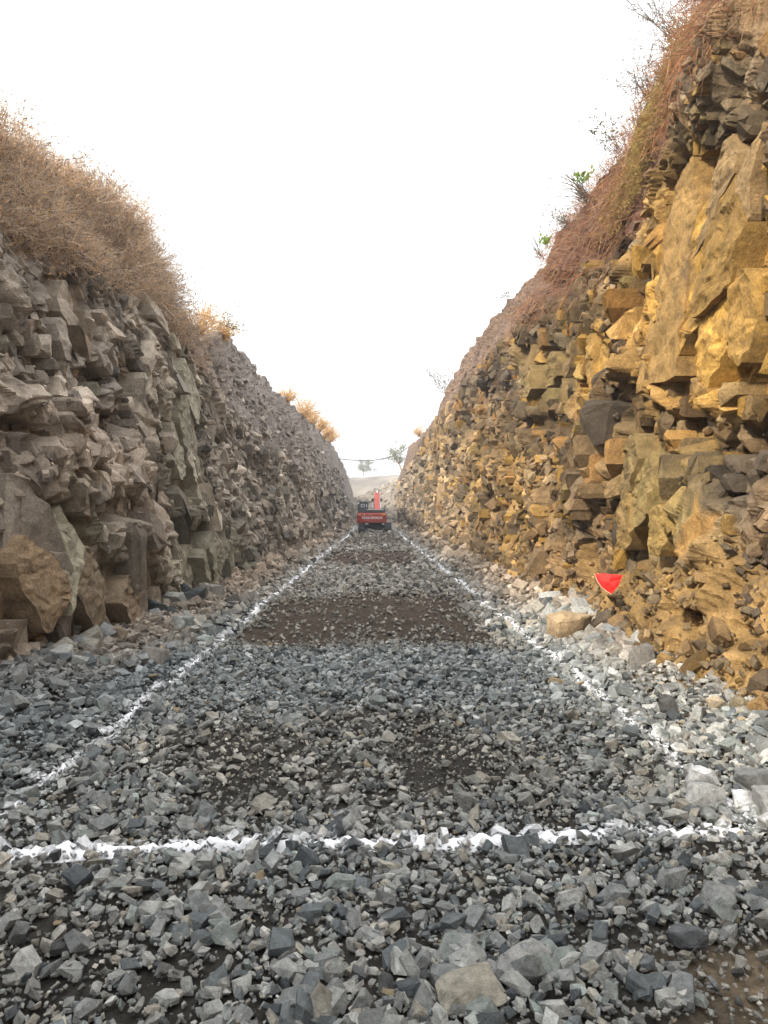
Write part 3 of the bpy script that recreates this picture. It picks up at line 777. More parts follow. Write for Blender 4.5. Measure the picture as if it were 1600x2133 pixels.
def build_terrain():
    xs = np.concatenate([-np.geomspace(1800, 9, 26), np.linspace(-8.2, 8.2, 34), np.geomspace(9, 1800, 26)])
    ys = np.concatenate([[-400, -150, -60, -30, -14], np.linspace(-8, 116, 40), np.linspace(118, 300, 100), np.geomspace(304, 2600, 30)])
    Y, X = np.meshgrid(ys, xs, indexing='ij')
    plat = np.where(X < 0, np.interp(Y, [-14, 10, 20, 40, 80, 120], [6.0, 6.1, 6.6, 7.2, 8.6, 8.0]), np.interp(Y, [-14, 10, 30, 45, 100, 120], [8.1, 8.2, 8.9, 9.2, 10.2, 9.5])) - 0.45
    ax = np.abs(X)
    trench = 1 - sm(6.0, 7.4, ax)
    z = plat * (1 - trench) - 0.6 * trench
    # the cutting runs out into a sloping bank, then a low ridge
    bank = sm(108, 152, Y + 1.2 * X) * (6.6 + 0.42 * np.clip(X, -9, 9)) + 1.2 * (fbm(X / 6, Y / 6, s=33) - 0.5) * sm(110, 125, Y)
    z = np.where(Y > 108, np.maximum(z * (1 - sm(120, 160, Y)) + sm(120, 160, Y) * bank * 0.9, np.maximum(bank, -0.6)), z)
    ridge = 15.2 * sm(190, 262, Y + 6 * np.sin(X / 9)) + 2.2 * (fbm(X / 30, Y / 45, s=44) - 0.5) * sm(180, 230, Y) + 0.9 * (fbm(X / 6, Y / 9, s=45) - 0.5) * sm(180, 230, Y)
    z = np.where(Y > 175, np.maximum(z, ridge), z)
    z = np.where(Y > 270, z + 6 * (fbm(X / 160, Y / 160, s=46) - 0.5) * sm(270, 500, Y) - sm(270, 330, Y) * 1.5, z)
    c = np.ones(X.shape + (3,)) * np.array((0.175, 0.145, 0.115)) * (0.35 + 1.2 * fbm(X / 3, Y / 5, s=47))[..., None]
    a = (np.arange(len(ys) - 1)[:, None] * len(xs) + np.arange(len(xs) - 1)[None]).ravel()
    F = np.stack([a, a + 1, a + len(xs) + 1, a + len(xs)], -1)
    o = link('terrain', mesh_np('terrain', np.stack([X, Y, z], -1).reshape(-1, 3), F, c.reshape(-1, 3), smooth=True), M_EARTH)
    g = np.random.default_rng(12); n = 2800
    yy = 108 + g.random(n) * 75; xx = (g.random(n) * 2 - 1) * 9
    iy = np.clip(np.searchsorted(ys, yy) - 1, 0, len(ys) - 2); ix = np.clip(np.searchsorted(xs, xx) - 1, 0, len(xs) - 2)
    fy = (yy - ys[iy]) / (ys[iy + 1] - ys[iy]); fx = (xx - xs[ix]) / (xs[ix + 1] - xs[ix])
    zz = z[iy, ix] * (1 - fy) * (1 - fx) + z[iy + 1, ix] * fy * (1 - fx) + z[iy, ix + 1] * (1 - fy) * fx + z[iy + 1, ix + 1] * fy * fx
    sz = 0.15 + 0.75 * g.random(n) ** 3
    cc = np.where((g.random(n) < .45)[:, None], TAUP, SHL) * .6 * np.exp(g.normal(0, .4, n))[:, None]
    so = link('scree', scatter_mesh('scree', PROTO_LO, np.stack([xx, yy, zz], -1), sz, rot_mats(n, .6, g), cc, g), M_EARTH, o); so['kind'] = 'stuff'
    tag(o, 'bare brown upland around the cutting rising to a low ridge', None, None, 'structure')
build_terrain()

# ------------------------------------------------------------------ single boulders and blocks
M_BOULDER = M_STONE
def boulder(px, py, w, h, label, col, seed, d=None, x=None, flat=0.9, mat=None, rz=None, sink=0.12, ground_z=True, tilt=(0, 0)):
    """w, h: size in metres; stands where the photo shows its foot"""
    if d is None: d = CAM_H * 1600 / (py - 1073)
    if x is None: x = (px - 781) / 1600 * d
    rd = random.Random(seed)
    bm = bmesh.new()
    v, f = hull(rock_pts(rd, 10, 0.58))
    ext = v.max(0) - v.min(0); v = v / ext
    bv = [bm.verts.new(p) for p in v]
    for t in f: bm.faces.new([bv[i] for i in t])
    bmesh.ops.dissolve_limit(bm, angle_limit=R(14), verts=bm.verts, edges=bm.edges)
    bmesh.ops.bevel(bm, geom=bm.edges[:], offset=0.045, segments=1, affect='EDGES', profile=0.5)
    bmesh.ops.triangulate(bm, faces=bm.faces)
    bmesh.ops.subdivide_edges(bm, edges=bm.edges, cuts=2, use_grid_fill=True)
    bm.normal_update()
    P = np.array([q.co[:] for q in bm.verts])
    dn = 0.07 * (fbm(P[:, 0] * 3 + seed, P[:, 1] * 3, P[:, 2] * 3, s=seed) - 0.5) + 0.03 * (fbm(P[:, 0] * 9, P[:, 1] * 9, P[:, 2] * 9, s=seed + 1) - 0.5)
    for q, e in zip(bm.verts, dn): q.co += q.normal * e
    S_ = Vector((w, w * flat, h))
    for q in bm.verts: q.co = Vector((q.co.x * S_.x, q.co.y * S_.y, (q.co.z + 0.5 - sink) * S_.z))
    m = bpy.data.meshes.new('boulder'); bm.to_mesh(m); bm.free()
    a = m.attributes.new('Col', 'FLOAT_COLOR', 'POINT')
    cc = np.ones((len(m.vertices), 4), np.float32); cc[:, :3] = col; a.data.foreach_set('color', cc.ravel())
    z = float(floor_z(np.array([x]), np.array([d]))[0]) if ground_z is True else ground_z
    o = link('boulder', m, mat or M_BOULDER, None, (x, d, z))
    o.rotation_euler = (tilt[0], tilt[1], rz if rz is not None else rd.uniform(-0.6, 0.6))
    return tag(o, label, 'boulder')
GS = np.array((0.19, 0.195, 0.19))
boulder(985, 2075, 0.25, 0.095, 'large flat topped tan grey rock lying among the nearest stones', (0.27, 0.25, 0.205), 3, flat=0.75, rz=0.15)
boulder(1098, 2010, 0.20, 0.075, 'thin pale slab of stone behind the flat topped rock', (0.27, 0.265, 0.25), 9, flat=0.8, rz=0.5)
boulder(150, 1372, 0.80, 0.52, 'square brown block leaning on the foot of the grey wall', (0.19, 0.155, 0.115), 5, flat=0.6, rz=-0.25, mat=M_ROCK_G)
boulder(25, 1400, 0.85, 0.55, 'lumpy dark brown boulder beside the square brown block', (0.12, 0.095, 0.075), 15, flat=0.7, rz=-0.1, mat=M_ROCK_G, x=-3.55)
boulder(240, 1378, 0.28, 0.20, 'rounded tan boulder among blue grey stones under the wall', (0.23, 0.19, 0.14), 25)
boulder(320, 1390, 0.34, 0.22, 'rounded grey boulder next to the small tan one', (0.20, 0.185, 0.165), 26)
boulder(1185, 1342, 0.62, 0.40, 'big rounded tan boulder at the foot of the ochre wall', (0.36, 0.265, 0.16), 31, flat=0.8, mat=M_ROCK_Y, rz=0.2)
boulder(1332, 1425, 0.27, 0.30, 'upright dark grey boulder standing against the ochre talus', (0.155, 0.145, 0.13), 33, flat=0.8, rz=0.3, mat=M_STONE)
boulder(1388, 1508, 0.19, 0.19, 'blunt dark grey boulder at the edge of the talus', (0.085, 0.085, 0.082), 35, rz=0.4)
boulder(1500, 1525, 0.17, 0.13, 'pale tan rounded rock on the talus edge', (0.33, 0.275, 0.20), 36, mat=M_ROCK_Y)
boulder(1545, 1535, 0.14, 0.13, 'olive brown rock beside the pale tan one', (0.22, 0.185, 0.12), 37, mat=M_ROCK_Y)
boulder(1460, 1640, 0.19, 0.13, 'grey boulder dusted white by the chalk line', (0.38, 0.385, 0.385), 41)
boulder(1475, 1690, 0.23, 0.15, 'long grey boulder half whitened with chalk', (0.30, 0.305, 0.30), 42, flat=0.6, rz=-0.5)
boulder(1555, 1700, 0.13, 0.14, 'small chalk white boulder between two bigger grey ones', (0.46, 0.465, 0.47), 43)
boulder(1580, 1660, 0.26, 0.16, 'wide dark grey boulder behind the chalk white one', (0.17, 0.175, 0.175), 44, flat=0.8)
boulder(1612, 1720, 0.20, 0.18, 'light grey boulder cut by the picture edge near the chalk', (0.28, 0.28, 0.275), 45)
boulder(1505, 1905, 0.17, 0.12, 'peaked grey boulder near the dirt patch', (0.20, 0.205, 0.20), 46)
boulder(1437, 1972, 0.16, 0.09, 'low dark boulder at the edge of the gravelly dirt patch', (0.105, 0.11, 0.115), 47, flat=0.7, rz=-0.2)
boulder(967, 1690, 0.11, 0.13, 'pointed grey stone standing up in the dark soil', (0.20, 0.195, 0.18), 48, flat=0.6)
boulder(707, 1655, 0.13, 0.08, 'pale wedge of stone in the dark soil', (0.26, 0.25, 0.23), 49)
boulder(410, 1255, 0.55, 0.30, 'flat grey slab fallen at the foot of the grey wall', (0.2, 0.19, 0.17), 50, d=14.0, x=-3.05, flat=.7)

# ------------------------------------------------------------------ chalk lines (powder laid over the stones)
def chalk(label, fx, n0, n1, across, seed):
    """across: 'x' for a line running away, 'y' for the cross line"""
    t = [n0]
    while t[-1] < n1: t.append(t[-1] + (0.022 if across == 'y' else max(0.022, 0.006 * t[-1])))
    t = np.array(t); nw = 9
    w = np.linspace(-1, 1, nw)
    T, Wd = np.meshgrid(t, w, indexing='ij')
    half = (0.048 + 0.05 * (fbm(T * 1.4, T * 0, s=seed) - 0.5) * 2) * (1 if across == 'y' else 0.95)
    half = half * (1 + 0.010 * np.where(across == 'y', 0, T))
    wob = 0.09 * (fbm(T * 0.8, T * 0, s=seed + 1) - 0.5)
    if across == 'x': X = fx + wob + Wd * half; Y = T + 0 * X
    else: X = T + 0 * Wd; Y = 3.97 + 0.055 * T + wob * 0.7 + Wd * half * 1.15
    edge = 1 - np.abs(Wd) ** 2.2
    lump = fbm(X * 20, Y * 20, s=seed + 2, o=4)
    patch = sm(0.30, 0.55, fbm(X * 2.6, Y * 2.6, s=seed + 3))
    if across == 'x': patch = (.6 + .4 * patch) * (0.8 + 0.25 * sm(6, 11, Y)) if fx < 0 else patch * (0.45 + 0.55 * sm(6.5, 12, Y))
    else: patch = 0.75 + 0.25 * patch * (1 - sm(1.2, 2.2, np.abs(X)))
    Z = floor_z(X, Y) - 0.05 + (0.068 * edge + 0.09 * (lump - 0.44) * edge) * (0.3 + 0.7 * patch)
    if across == 'x': Z = Z + edge * (0.012 * sm(4, 8, Y) + 0.0022 * np.clip(Y - 10, 0, 60))
    V = np.stack([X, Y, Z], -1).reshape(-1, 3)
    a = (np.arange(len(t) - 1)[:, None] * nw + np.arange(nw - 1)[None]).ravel()
    F = np.stack([a, a + nw, a + nw + 1, a + 1], -1) if across == 'y' else np.stack([a, a + 1, a + nw + 1, a + nw], -1)
    o = link('chalk_line', mesh_np('chalk_line', V, F, smooth=True), M_CHALK)
    tag(o, label, 'chalk line')
chalk('white chalk line running away beside the grey brown wall', -2.06, 3.85, 68, 'x', 61)
chalk('white chalk line running away beside the ochre wall', 2.06, 4.0, 68, 'x', 64)
chalk('white chalk line laid straight across the stony floor', 0, -2.45, 2.45, 'y', 67)

# ------------------------------------------------------------------ plants
def ribbons(P0, P1, w, g, tip=0.35):
    n = len(P0); d = P1 - P0
    r = g.normal(size=(n, 3)); s = np.cross(d, r); s /= np.linalg.norm(s, axis=1)[:, None] + 1e-9
    s *= w[:, None] * 0.5
    V = np.stack([P0 - s, P0 + s, P1 + s * tip, P1 - s * tip], 1).reshape(-1, 3)
    F = np.arange(n * 4).reshape(-1, 4)
    return V, F
def leaves(P, size, g, n_per=1):
    n = len(P); a = g.normal(size=(n, 3)); a /= np.linalg.norm(a, axis=1)[:, None]
    b = np.cross(a, g.normal(size=(n, 3))); b /= np.linalg.norm(b, axis=1)[:, None] + 1e-9
    a = a * size[:, None]; b = b * size[:, None] * 0.45
    V = np.stack([P - a * .5, P + b * .5, P + a * .5, P - b * .5], 1).reshape(-1, 3)
    return V, np.arange(n * 4).reshape(-1, 4)
def grow(base, up, length, g, nsub, sub_len, wid, leaf_n=0, leaf_s=0.02, cols=None, leafcols=None, droop=0.25, spread=0.7):
    """many thin stems: two-piece stem, side twigs, small leaves; returns V, F, col"""
    n = len(base)
    dirs = up + g.normal(0, spread * 0.45, (n, 3)); dirs /= np.linalg.norm(dirs, axis=1)[:, None]
    mid = base + dirs * length[:, None] * 0.55
    d2 = dirs + g.normal(0, 0.3, (n, 3)); d2[:, 2] -= droop; d2 /= np.linalg.norm(d2, axis=1)[:, None]
    end = mid + d2 * length[:, None] * 0.45
    P0 = [base, mid]; P1 = [mid, end]; Wd = [np.full(n, wid), np.full(n, wid * .7)]
    ci = [g.integers(0, len(cols), n)] * 2
    tips = []
    for k in range(nsub):
        t = g.uniform(0.2, 1.0, n)[:, None]
        s = np.where(t < .55, base + (mid - base) * (t / .55), mid + (end - mid) * ((t - .55) / .45))
        dd = dirs * 0.5 + g.normal(0, spread, (n, 3)); dd /= np.linalg.norm(dd, axis=1)[:, None]
        e = s + dd * (sub_len * g.uniform(0.4, 1.0, n))[:, None]
        P0.append(s); P1.append(e); Wd.append(np.full(n, wid * .55)); ci.append(g.integers(0, len(cols), n)); tips.append((s, e))
    V, F = ribbons(np.concatenate(P0), np.concatenate(P1), np.concatenate(Wd), g)
    C = np.repeat(cols[np.concatenate(ci)], 4, 0)
    if leaf_n and tips:
        S_ = np.concatenate([a for a, b in tips]); E_ = np.concatenate([b for a, b in tips])
        LP = []
        for k in range(leaf_n):
            LP.append(S_ + (E_ - S_) * g.uniform(0.2, 1.05, len(S_))[:, None])
        LP = np.concatenate(LP)
        lv, lf = leaves(LP, leaf_s * g.uniform(.5, 1.3, len(LP)), g)
        lc = np.repeat((leafcols if leafcols is not None else cols)[g.integers(0, len(leafcols if leafcols is not None else cols), len(LP))], 4, 0)
        V, F, C = np.concatenate([V, lv]), np.concatenate([F, lf + len(V)]), np.concatenate([C, lc])
    C = C * g.uniform(.75, 1.25, (len(C) // 4, 1)).repeat(4, 0)
    return V, F, C
def merge(parts):
    Vs, Fs, Cs = [], [], []; n = 0
    for V, F, C in parts: Vs.append(V); Fs.append(F + n); Cs.append(C); n += len(V)
    return np.concatenate(Vs), np.concatenate(Fs), np.concatenate(Cs)
BRUSH = np.array([(0.50, 0.36, 0.25), (0.44, 0.33, 0.24), (0.55, 0.36, 0.20), (0.36, 0.28, 0.215), (0.60, 0.48, 0.35), (0.27, 0.205, 0.16), (0.12, 0.09, 0.07)])
GOLD = np.array([(0.60, 0.37, 0.14), (0.54, 0.31, 0.12), (0.64, 0.45, 0.20), (0.42, 0.27, 0.14)])
RUST = np.array([(0.34, 0.15, 0.07), (0.26, 0.12, 0.065), (0.40, 0.20, 0.09), (0.18, 0.10, 0.065), (0.44, 0.29, 0.16), (0.20, 0.13, 0.09)])
GREYT = np.array([(0.13, 0.11, 0.09), (0.17, 0.14, 0.11), (0.10, 0.085, 0.07), (0.20, 0.14, 0.09)])
DULL = np.array([(0.13, 0.125, 0.07), (0.18, 0.16, 0.09), (0.10, 0.10, 0.06)])
GRNL = np.array([(0.16, 0.26, 0.03), (0.22, 0.32, 0.04)])
YELL = np.array([(0.40, 0.29, 0.09), (0.34, 0.25, 0.08), (0.28, 0.20, 0.08)])
def surf(S, y, z): return np.stack([S.sg * (xbase(S, y, z) - low(S, y, z)), y, z], -1)

def left_brush():
    g = np.random.default_rng(70)
    parts = []
    n = 6400
    y = 6.0 + g.random(n) ** 1.25 * 11.0
    zr, zc = SL.zr(y), SL.zc(y)
    fade = 1 - sm(13.8, 16.8, y)
    f = g.random(n)
    z = zr - 0.12 + (zc - zr + 0.1) * f
    keep = g.random(n) < 0.25 + 0.75 * fade
    y, z, f = y[keep], z[keep], f[keep]
    B = surf(SL, y, z); B[:, 0] -= 0.06
    # clumpy heights
    cl = fbm(y * 1.1, z * 1.1, s=71); L = (0.22 + 0.95 * sm(0.3, 0.72, cl)) * g.uniform(.5, 1.1, len(y)) * (1 - 0.35 * sm(13, 19, y))
    up = np.stack([0.75 - 0.5 * f, 0 * f - .1, 0.55 + 0.5 * f], -1)
    cols = BRUSH
    parts.append(grow(B, up, L, g, 6, 0.22, 0.013, 1, 0.042, cols, np.concatenate([BRUSH, GOLD[:2] * .9]), droop=0.5, spread=0.8))
    # crest, behind the edge
    n = 2600; y = 6.5 + g.random(n) * 9.8; 
    B = np.stack([-(SL.xc(y) + g.random(n) * 1.1 - .2), y, SL.zc(y) - 0.05], -1)
    L = g.uniform(.3, .8, n) * (0.6 + 0.8 * sm(.35, .65, vn(y * 1.3, y * 0, s=5)))
    parts.append(grow(B, np.array([0.12, 0, 1.0]), L, g, 6, 0.20, 0.010, 2, 0.030, np.concatenate([BRUSH[:3], GOLD]), np.concatenate([BRUSH[:3], GOLD]), droop=0.1, spread=0.75))
    V, F, C = merge(parts)
    o = link('brush', mesh_np('brush', V, F, C), M_VEG)
    tag(o, 'thick dry brown brush hanging over the top of the grey wall', 'brush', None, 'stuff')
left_brush()

def shrub(name, label, cat, pos, height, width, seed, cols, leafcols, nst=26, nsub=8, leaf_n=3, leaf_s=0.035, lean=(0, 0, 1), wid=0.010, group=None, droop=0.1, spread=0.7, sub=0.35):
    g = np.random.default_rng(seed)
    root = empty(name, tuple(pos)); tag(root, label, cat, group)
    B = g.normal(0, 0.06 * width, (nst, 3)); B[:, 2] = -0.05
    up = np.array(lean)[None] + np.concatenate([g.normal(0, 0.45 * width / height, (nst, 2)), np.zeros((nst, 1))], 1)
    L = height * g.uniform(.55, 1.05, nst)
    st = np.random.default_rng(seed + 1)
    V, F, C = grow(B, up, L, g, nsub, sub * height, wid, leaf_n, leaf_s, cols, leafcols, droop, spread)
    ns = nst * (2 + nsub) * 4
    link('stems', mesh_np('stems', V[:ns], F[:ns // 4], C[:ns]), M_VEG, root)
    if leaf_n: link('leaves', mesh_np('leaves', V[ns:], F[ns // 4:] - ns, C[ns:]), M_VEG, root)
    return root
def crest(S, y, back=0.15, dz=0.0):
    return np.array([S.sg * (float(S.xc(y)) + back), y, float(S.zc(y)) + dz])
# skyline shrubs on the brushy side
for (y, h, w, sd, lab, cl, lc, ls) in (
        (8.8, 1.15, 0.7, 1, 'tall twiggy dry shrub on the brush top where the frame cuts it', BRUSH, BRUSH, .03),
        (10.6, 0.95, 0.8, 2, 'orange brown dry shrub rising out of the thick brush', GOLD, GOLD, .03),
        (13.2, 0.95, 0.8, 3, 'grey twiggy shrub with dark specks of leaf on the brush skyline', GREYT, DULL, .035),
        (15.2, 0.8, 0.7, 4, 'thin grey shrub low on the falling end of the brush', GREYT, DULL, .035),
        (17.4, 0.7, 0.6, 5, 'small straggly shrub between the brush and the golden bush', GREYT, BRUSH, .035)):
    shrub('dry_shrub', lab, 'shrub', crest(SL, y), h, w, 100 + sd, cl, lc, 34, 9, 2, ls, (0.1, 0, 1))
for (y, h, w, sd, lab) in (
        (19.8, 1.0, 1.3, 11, 'golden orange bush overhanging the crest past the brown brush'),
        (22.3, 0.75, 0.9, 12, 'smaller golden bush just beyond the big one on the crest'),
        (38.0, 0.9, 1.0, 13, 'pale dry tuft on the bare stretch of crest'),
        (47.0, 1.5, 1.3, 14, 'first orange tuft of the far row on the grey crest'),
        (52.0, 1.2, 1.2, 15, 'second orange tuft of the far row on the grey crest'),
        (60.0, 1.5, 1.3, 16, 'third orange tuft of the far row on the grey crest'),
        (67.0, 1.5, 1.6, 17, 'fourth orange tuft of the far row on the grey crest'),
        (73.0, 1.6, 1.8, 18, 'last orange tuft of the far row on the grey crest')):
    shrub('golden_bush', lab, 'bush', crest(SL, y, -0.05, -0.15), h, w, 100 + sd, GOLD, GOLD, 60, 8, 2, .03 + .0011 * y, (0.25, 0, 1), wid=.012 + .0005 * y, spread=.8, sub=.3)
shrub('leafy_shrub', 'leafy branch sticking out beyond the golden orange bush', 'shrub', crest(SL, 21.2, -.1, .1), 1.0, .8, 131, GREYT, DULL, 10, 6, 5, .07, (0.9, 0.3, 0.6), droop=.3)

# plants on the ochre side
def right_grass():
    g = np.random.default_rng(80); parts = []
    n = 5200
    y = 7.2 + g.random(n) ** 1.3 * 13
    zr, zc = SR.zr(y), SR.zc(y)
    z = zr - 0.35 + (zc - zr + 0.35) * g.random(n) ** .75
    clump = fbm(y * 1.2, z * .8, s=81)
    keep = (g.random(n) < sm(.34, .62, clump)) & (g.random(n) < 1.1 - sm(13, 21, y))
    y, z = y[keep], z[keep]
    B = surf(SR, y, z); B[:, 0] += .03
    up = np.stack([-0.55 + 0 * y, -.2 + 0 * y, -0.35 + 0 * y], -1)
    parts.append(grow(B, up, g.uniform(.25, .95, len(y)), g, 3, .22, .012, 0, .02, RUST, RUST, droop=.9, spread=.45))
    n = 900; y = 9 + g.random(n) ** 1.2 * 9
    B = np.stack([SR.xc(y) - .1 + .4 * g.random(n), y, SR.zc(y) - .08], -1)
    parts.append(grow(B, np.array([-.5, -.1, .8]), g.uniform(.15, .5, n), g, 4, .2, .012, 0, .02, RUST, RUST, droop=.3, spread=.6))
    V, F, C = merge(parts)
    o = link('dry_grass', mesh_np('dry_grass', V, F, C), M_VEG)
    tag(o, 'rust red dry grass and roots hanging from the ochre wall crest', 'grass', None, 'stuff')
    # golden creeper
    n = 1500
    t = g.random(n); y = 12.9 - 3.2 * t + g.normal(0, .42, n); z = 6.7 + .95 * t + g.normal(0, .28, n)
    B = surf(SR, y, z)
    V, F, C = grow(B, np.array([-.8, -.2, .1]), g.uniform(.05, .25, n), g, 3, .12, .008, 2, .055, YELL, YELL, droop=.5, spread=.8)
    root = empty('creeper', (3.9, 11.5, 6.9)); tag(root, 'golden leaved creeper matted over the soil above the yellow slab', 'creeper')
    ns = n * 5 * 4; of = np.array([3.9, 11.5, 6.9])
    link('stems', mesh_np('stems', V[:ns] - of, F[:ns // 4], C[:ns]), M_VEG, root)
    link('leaves', mesh_np('leaves', V[ns:] - of, F[ns // 4:] - ns, C[ns:]), M_VEG, root)
right_grass()
shrub('bare_shrub', 'tangle of bare twigs at the very top of the ochre crest', 'shrub', crest(SR, 10.6, -.1), 1.35, 1.3, 201, GREYT, DULL, 46, 8, 0, .03, (-.35, 0, 1), wid=.013)
shrub('bare_shrub', 'bare twiggy shrub just below the topmost tangle', 'shrub', crest(SR, 11.8, -.1), 1.0, 1.0, 202, GREYT, DULL, 34, 8, 1, .03, (-.5, 0, .9), wid=.013)
shrub('leafy_shrub', 'thin shrub with drooping dark leaves against the sky', 'shrub', crest(SR, 13.4, -.1), 1.0, .8, 203, GREYT, DULL, 12, 7, 4, .06, (-.55, 0, .9), wid=.014)
shrub('leafy_shrub', 'sparse leafy shrub just under the spiky grass tuft', 'shrub', crest(SR, 16.6, -.1, -.1), .95, .9, 204, GREYT, DULL, 16, 7, 3, .05, (-.7, 0, .7), wid=.014)
def tuft(name, label, pos, h, seed, n, lean, cols):
    g = np.random.default_rng(seed); root = empty(name, tuple(pos)); tag(root, label, 'grass tuft')
    B = g.normal(0, .04, (n, 3)); d = np.array(lean)[None] + g.normal(0, .42, (n, 3)); d /= np.linalg.norm(d, axis=1)[:, None]
    L = h * g.uniform(.5, 1.05, n); P = [B]; Vs = []; C = []
    cur = B; dd = d.copy()
    segs = []
    for k in range(4):
        nx = cur + dd * (L / 4)[:, None]; V, F = ribbons(cur, nx, np.full(n, .016 * (1 - k * .18)), g, .8); segs.append((V, F, np.repeat(cols[g.integers(0, len(cols), n)], 4, 0)))
        cur = nx; dd = dd.copy(); dd[:, 2] -= .16; dd /= np.linalg.norm(dd, axis=1)[:, None]
    link('blades', mesh_np('blades', *merge(segs)), M_VEG, root)
    return root
tuft('grass_tuft', 'spiky fan of dry grass jutting from the ochre crest', crest(SR, 15.2, -.1), 1.15, 211, 60, (-.75, -.05, .75), GREYT)
tuft('grass_tuft', 'long arching grass stems lowest on the ochre crest', crest(SR, 19.6, -.1), 1.5, 212, 26, (-.55, 0, 1.0), GREYT)
shrub('green_sprig', 'bright green sprig growing in the spiky grass fan', 'sprig', crest(SR, 15.0, -.25, .25), .32, .3, 213, GRNL * .7, GRNL, 10, 5, 5, .07, (-.3, 0, 1), wid=.013)
shrub('green_sprig', 'bright green sprig near the arching grass stems', 'sprig', crest(SR, 18.7, -.15, .05), .35, .4, 214, GRNL * .7, GRNL, 10, 5, 4, .08, (-.4, 0, 1), wid=.013)
shrub('leafy_shrub', 'small olive shrub alone on the bare middle of the ochre crest', 'shrub', crest(SR, 47.5, -.1), 2.0, 1.6, 215, GREYT, DULL, 20, 7, 4, .10, (-.3, 0, 1), wid=.02)
shrub('leafy_shrub', 'tiny low shrub on the ochre crest below the grass', 'shrub', crest(SR, 24.5, -.1), .6, .7, 216, GREYT, DULL, 10, 6, 3, .06, (-.6, 0, .7), wid=.010)
shrub('golden_bush', 'orange dry bush far along the ochre crest', 'bush', crest(SR, 72, -.2, -.1), 1.3, 1.6, 217, GOLD, GOLD, 40, 7, 2, .10, (-.3, 0, 1), wid=.04)
# hanging roots
def root_strand(label, y, z, length, seed):
    rd = random.Random(seed); p = surf(SR, np.array([y]), np.array([z]))[0] + np.array([-.16, 0, 0])
    pts = [np.array([0., 0., 0.])]
    for k in range(9): pts.append(pts[-1] + np.array([rd.gauss(-.01, .02), rd.gauss(0, .05), -length / 9]))
    cu = bpy.data.curves.new('root', 'CURVE'); cu.dimensions = '3D'; cu.bevel_depth = .009; cu.bevel_resolution = 1
    for q in range(2):
        sp = cu.splines.new('POLY'); use = pts if q == 0 else pts[4:5] + [pts[4] + np.array([rd.gauss(0, .03), .05 + .03 * j, -.09 * j]) for j in range(1, 5)]
        sp.points.add(len(use) - 1)
        for a, b in zip(sp.points, use): a.co = (*b, 1)
    cu.materials.append(M_ROOT); o = curve_obj('hanging_root', cu, None, tuple(p))
    tag(o, label, 'root')
M_ROOT = mat_flat('root_bark', (0.30, 0.19, 0.10), .9, namp=.3)
root_strand('pale hanging root over the dark hollow in the ochre wall', 13.6, 6.35, 1.15, 1)
root_strand('long pale root trailing down the reddish soil above the creeper', 11.6, 7.7, 1.1, 2)
root_strand('thin root dangling above the layered grey rock at the top', 9.0, 7.3, .9, 3)

# ------------------------------------------------------------------ red flag on the ochre wall
def flag():
    y, z = 9.55, 0.94
    w, h = 0.33, 0.245
    out = [(0, 0), (.33, .02), (.62, -.01), (1.0, -.03), (.95, -.22), (.86, -.55), (.74, -.78), (.60, -1.0), (.44, -.86), (.25, -.66), (.10, -.36)]
    bm = bmesh.new()
    n = len(out); ctr = (.52, -.38)
    ring = lambda s, dy: [bm.verts.new(((ctr[0] + (a - ctr[0]) * s) * w, dy + .018 * math.sin(9 * a + 3 * b), (ctr[1] + (b - ctr[1]) * s) * h)) for a, b in out]
    A = ring(1.0, 0); B = ring(.6, -.02); c = bm.verts.new((ctr[0] * w, -.03, ctr[1] * h))
    for i in range(n):
        j = (i + 1) % n; bm.faces.new((A[i], A[j], B[j], B[i])); bm.faces.new((B[i], B[j], c))
    bmesh.ops.recalc_face_normals(bm, faces=bm.faces)
    r = bmesh.ops.extrude_face_region(bm, geom=bm.faces[:])
    for v in r['geom']:
        if isinstance(v, bmesh.types.BMVert): v.co.y += .006
    bmesh.ops.recalc_face_normals(bm, faces=bm.faces)
    m = bpy.data.meshes.new('cloth'); bm.to_mesh(m); bm.free()
    x = float(xbase(SR, np.array([y]), np.array([z]))[0]) - 0.33
    root = empty('red_flag', (x - .17, y - .1, z + .035)); tag(root, 'small red cloth marker flag stuck in the foot of the ochre wall', 'flag')
    root.rotation_euler = (R(-6), 0, R(-18))
    link('cloth', m, mat_flat('red_cloth', (0.80, 0.012, 0.008), .7, namp=.12, nscale=20), root)
    cu = bpy.data.curves.new('hem', 'CURVE'); cu.dimensions = '3D'; cu.bevel_depth = .0035
    sp = cu.splines.new('POLY'); use = [out[0]] + out[:6:-1]
    sp.points.add(len(use) - 1)
    for q, (a, b) in zip(sp.points, use): q.co = (a * w, -.004 + .018 * math.sin(9 * a + 3 * b), b * h, 1)
    cu.materials.append(mat_flat('pale_hem', (0.62, .48, .33), .9)); curve_obj('hem', cu, root)
flag()

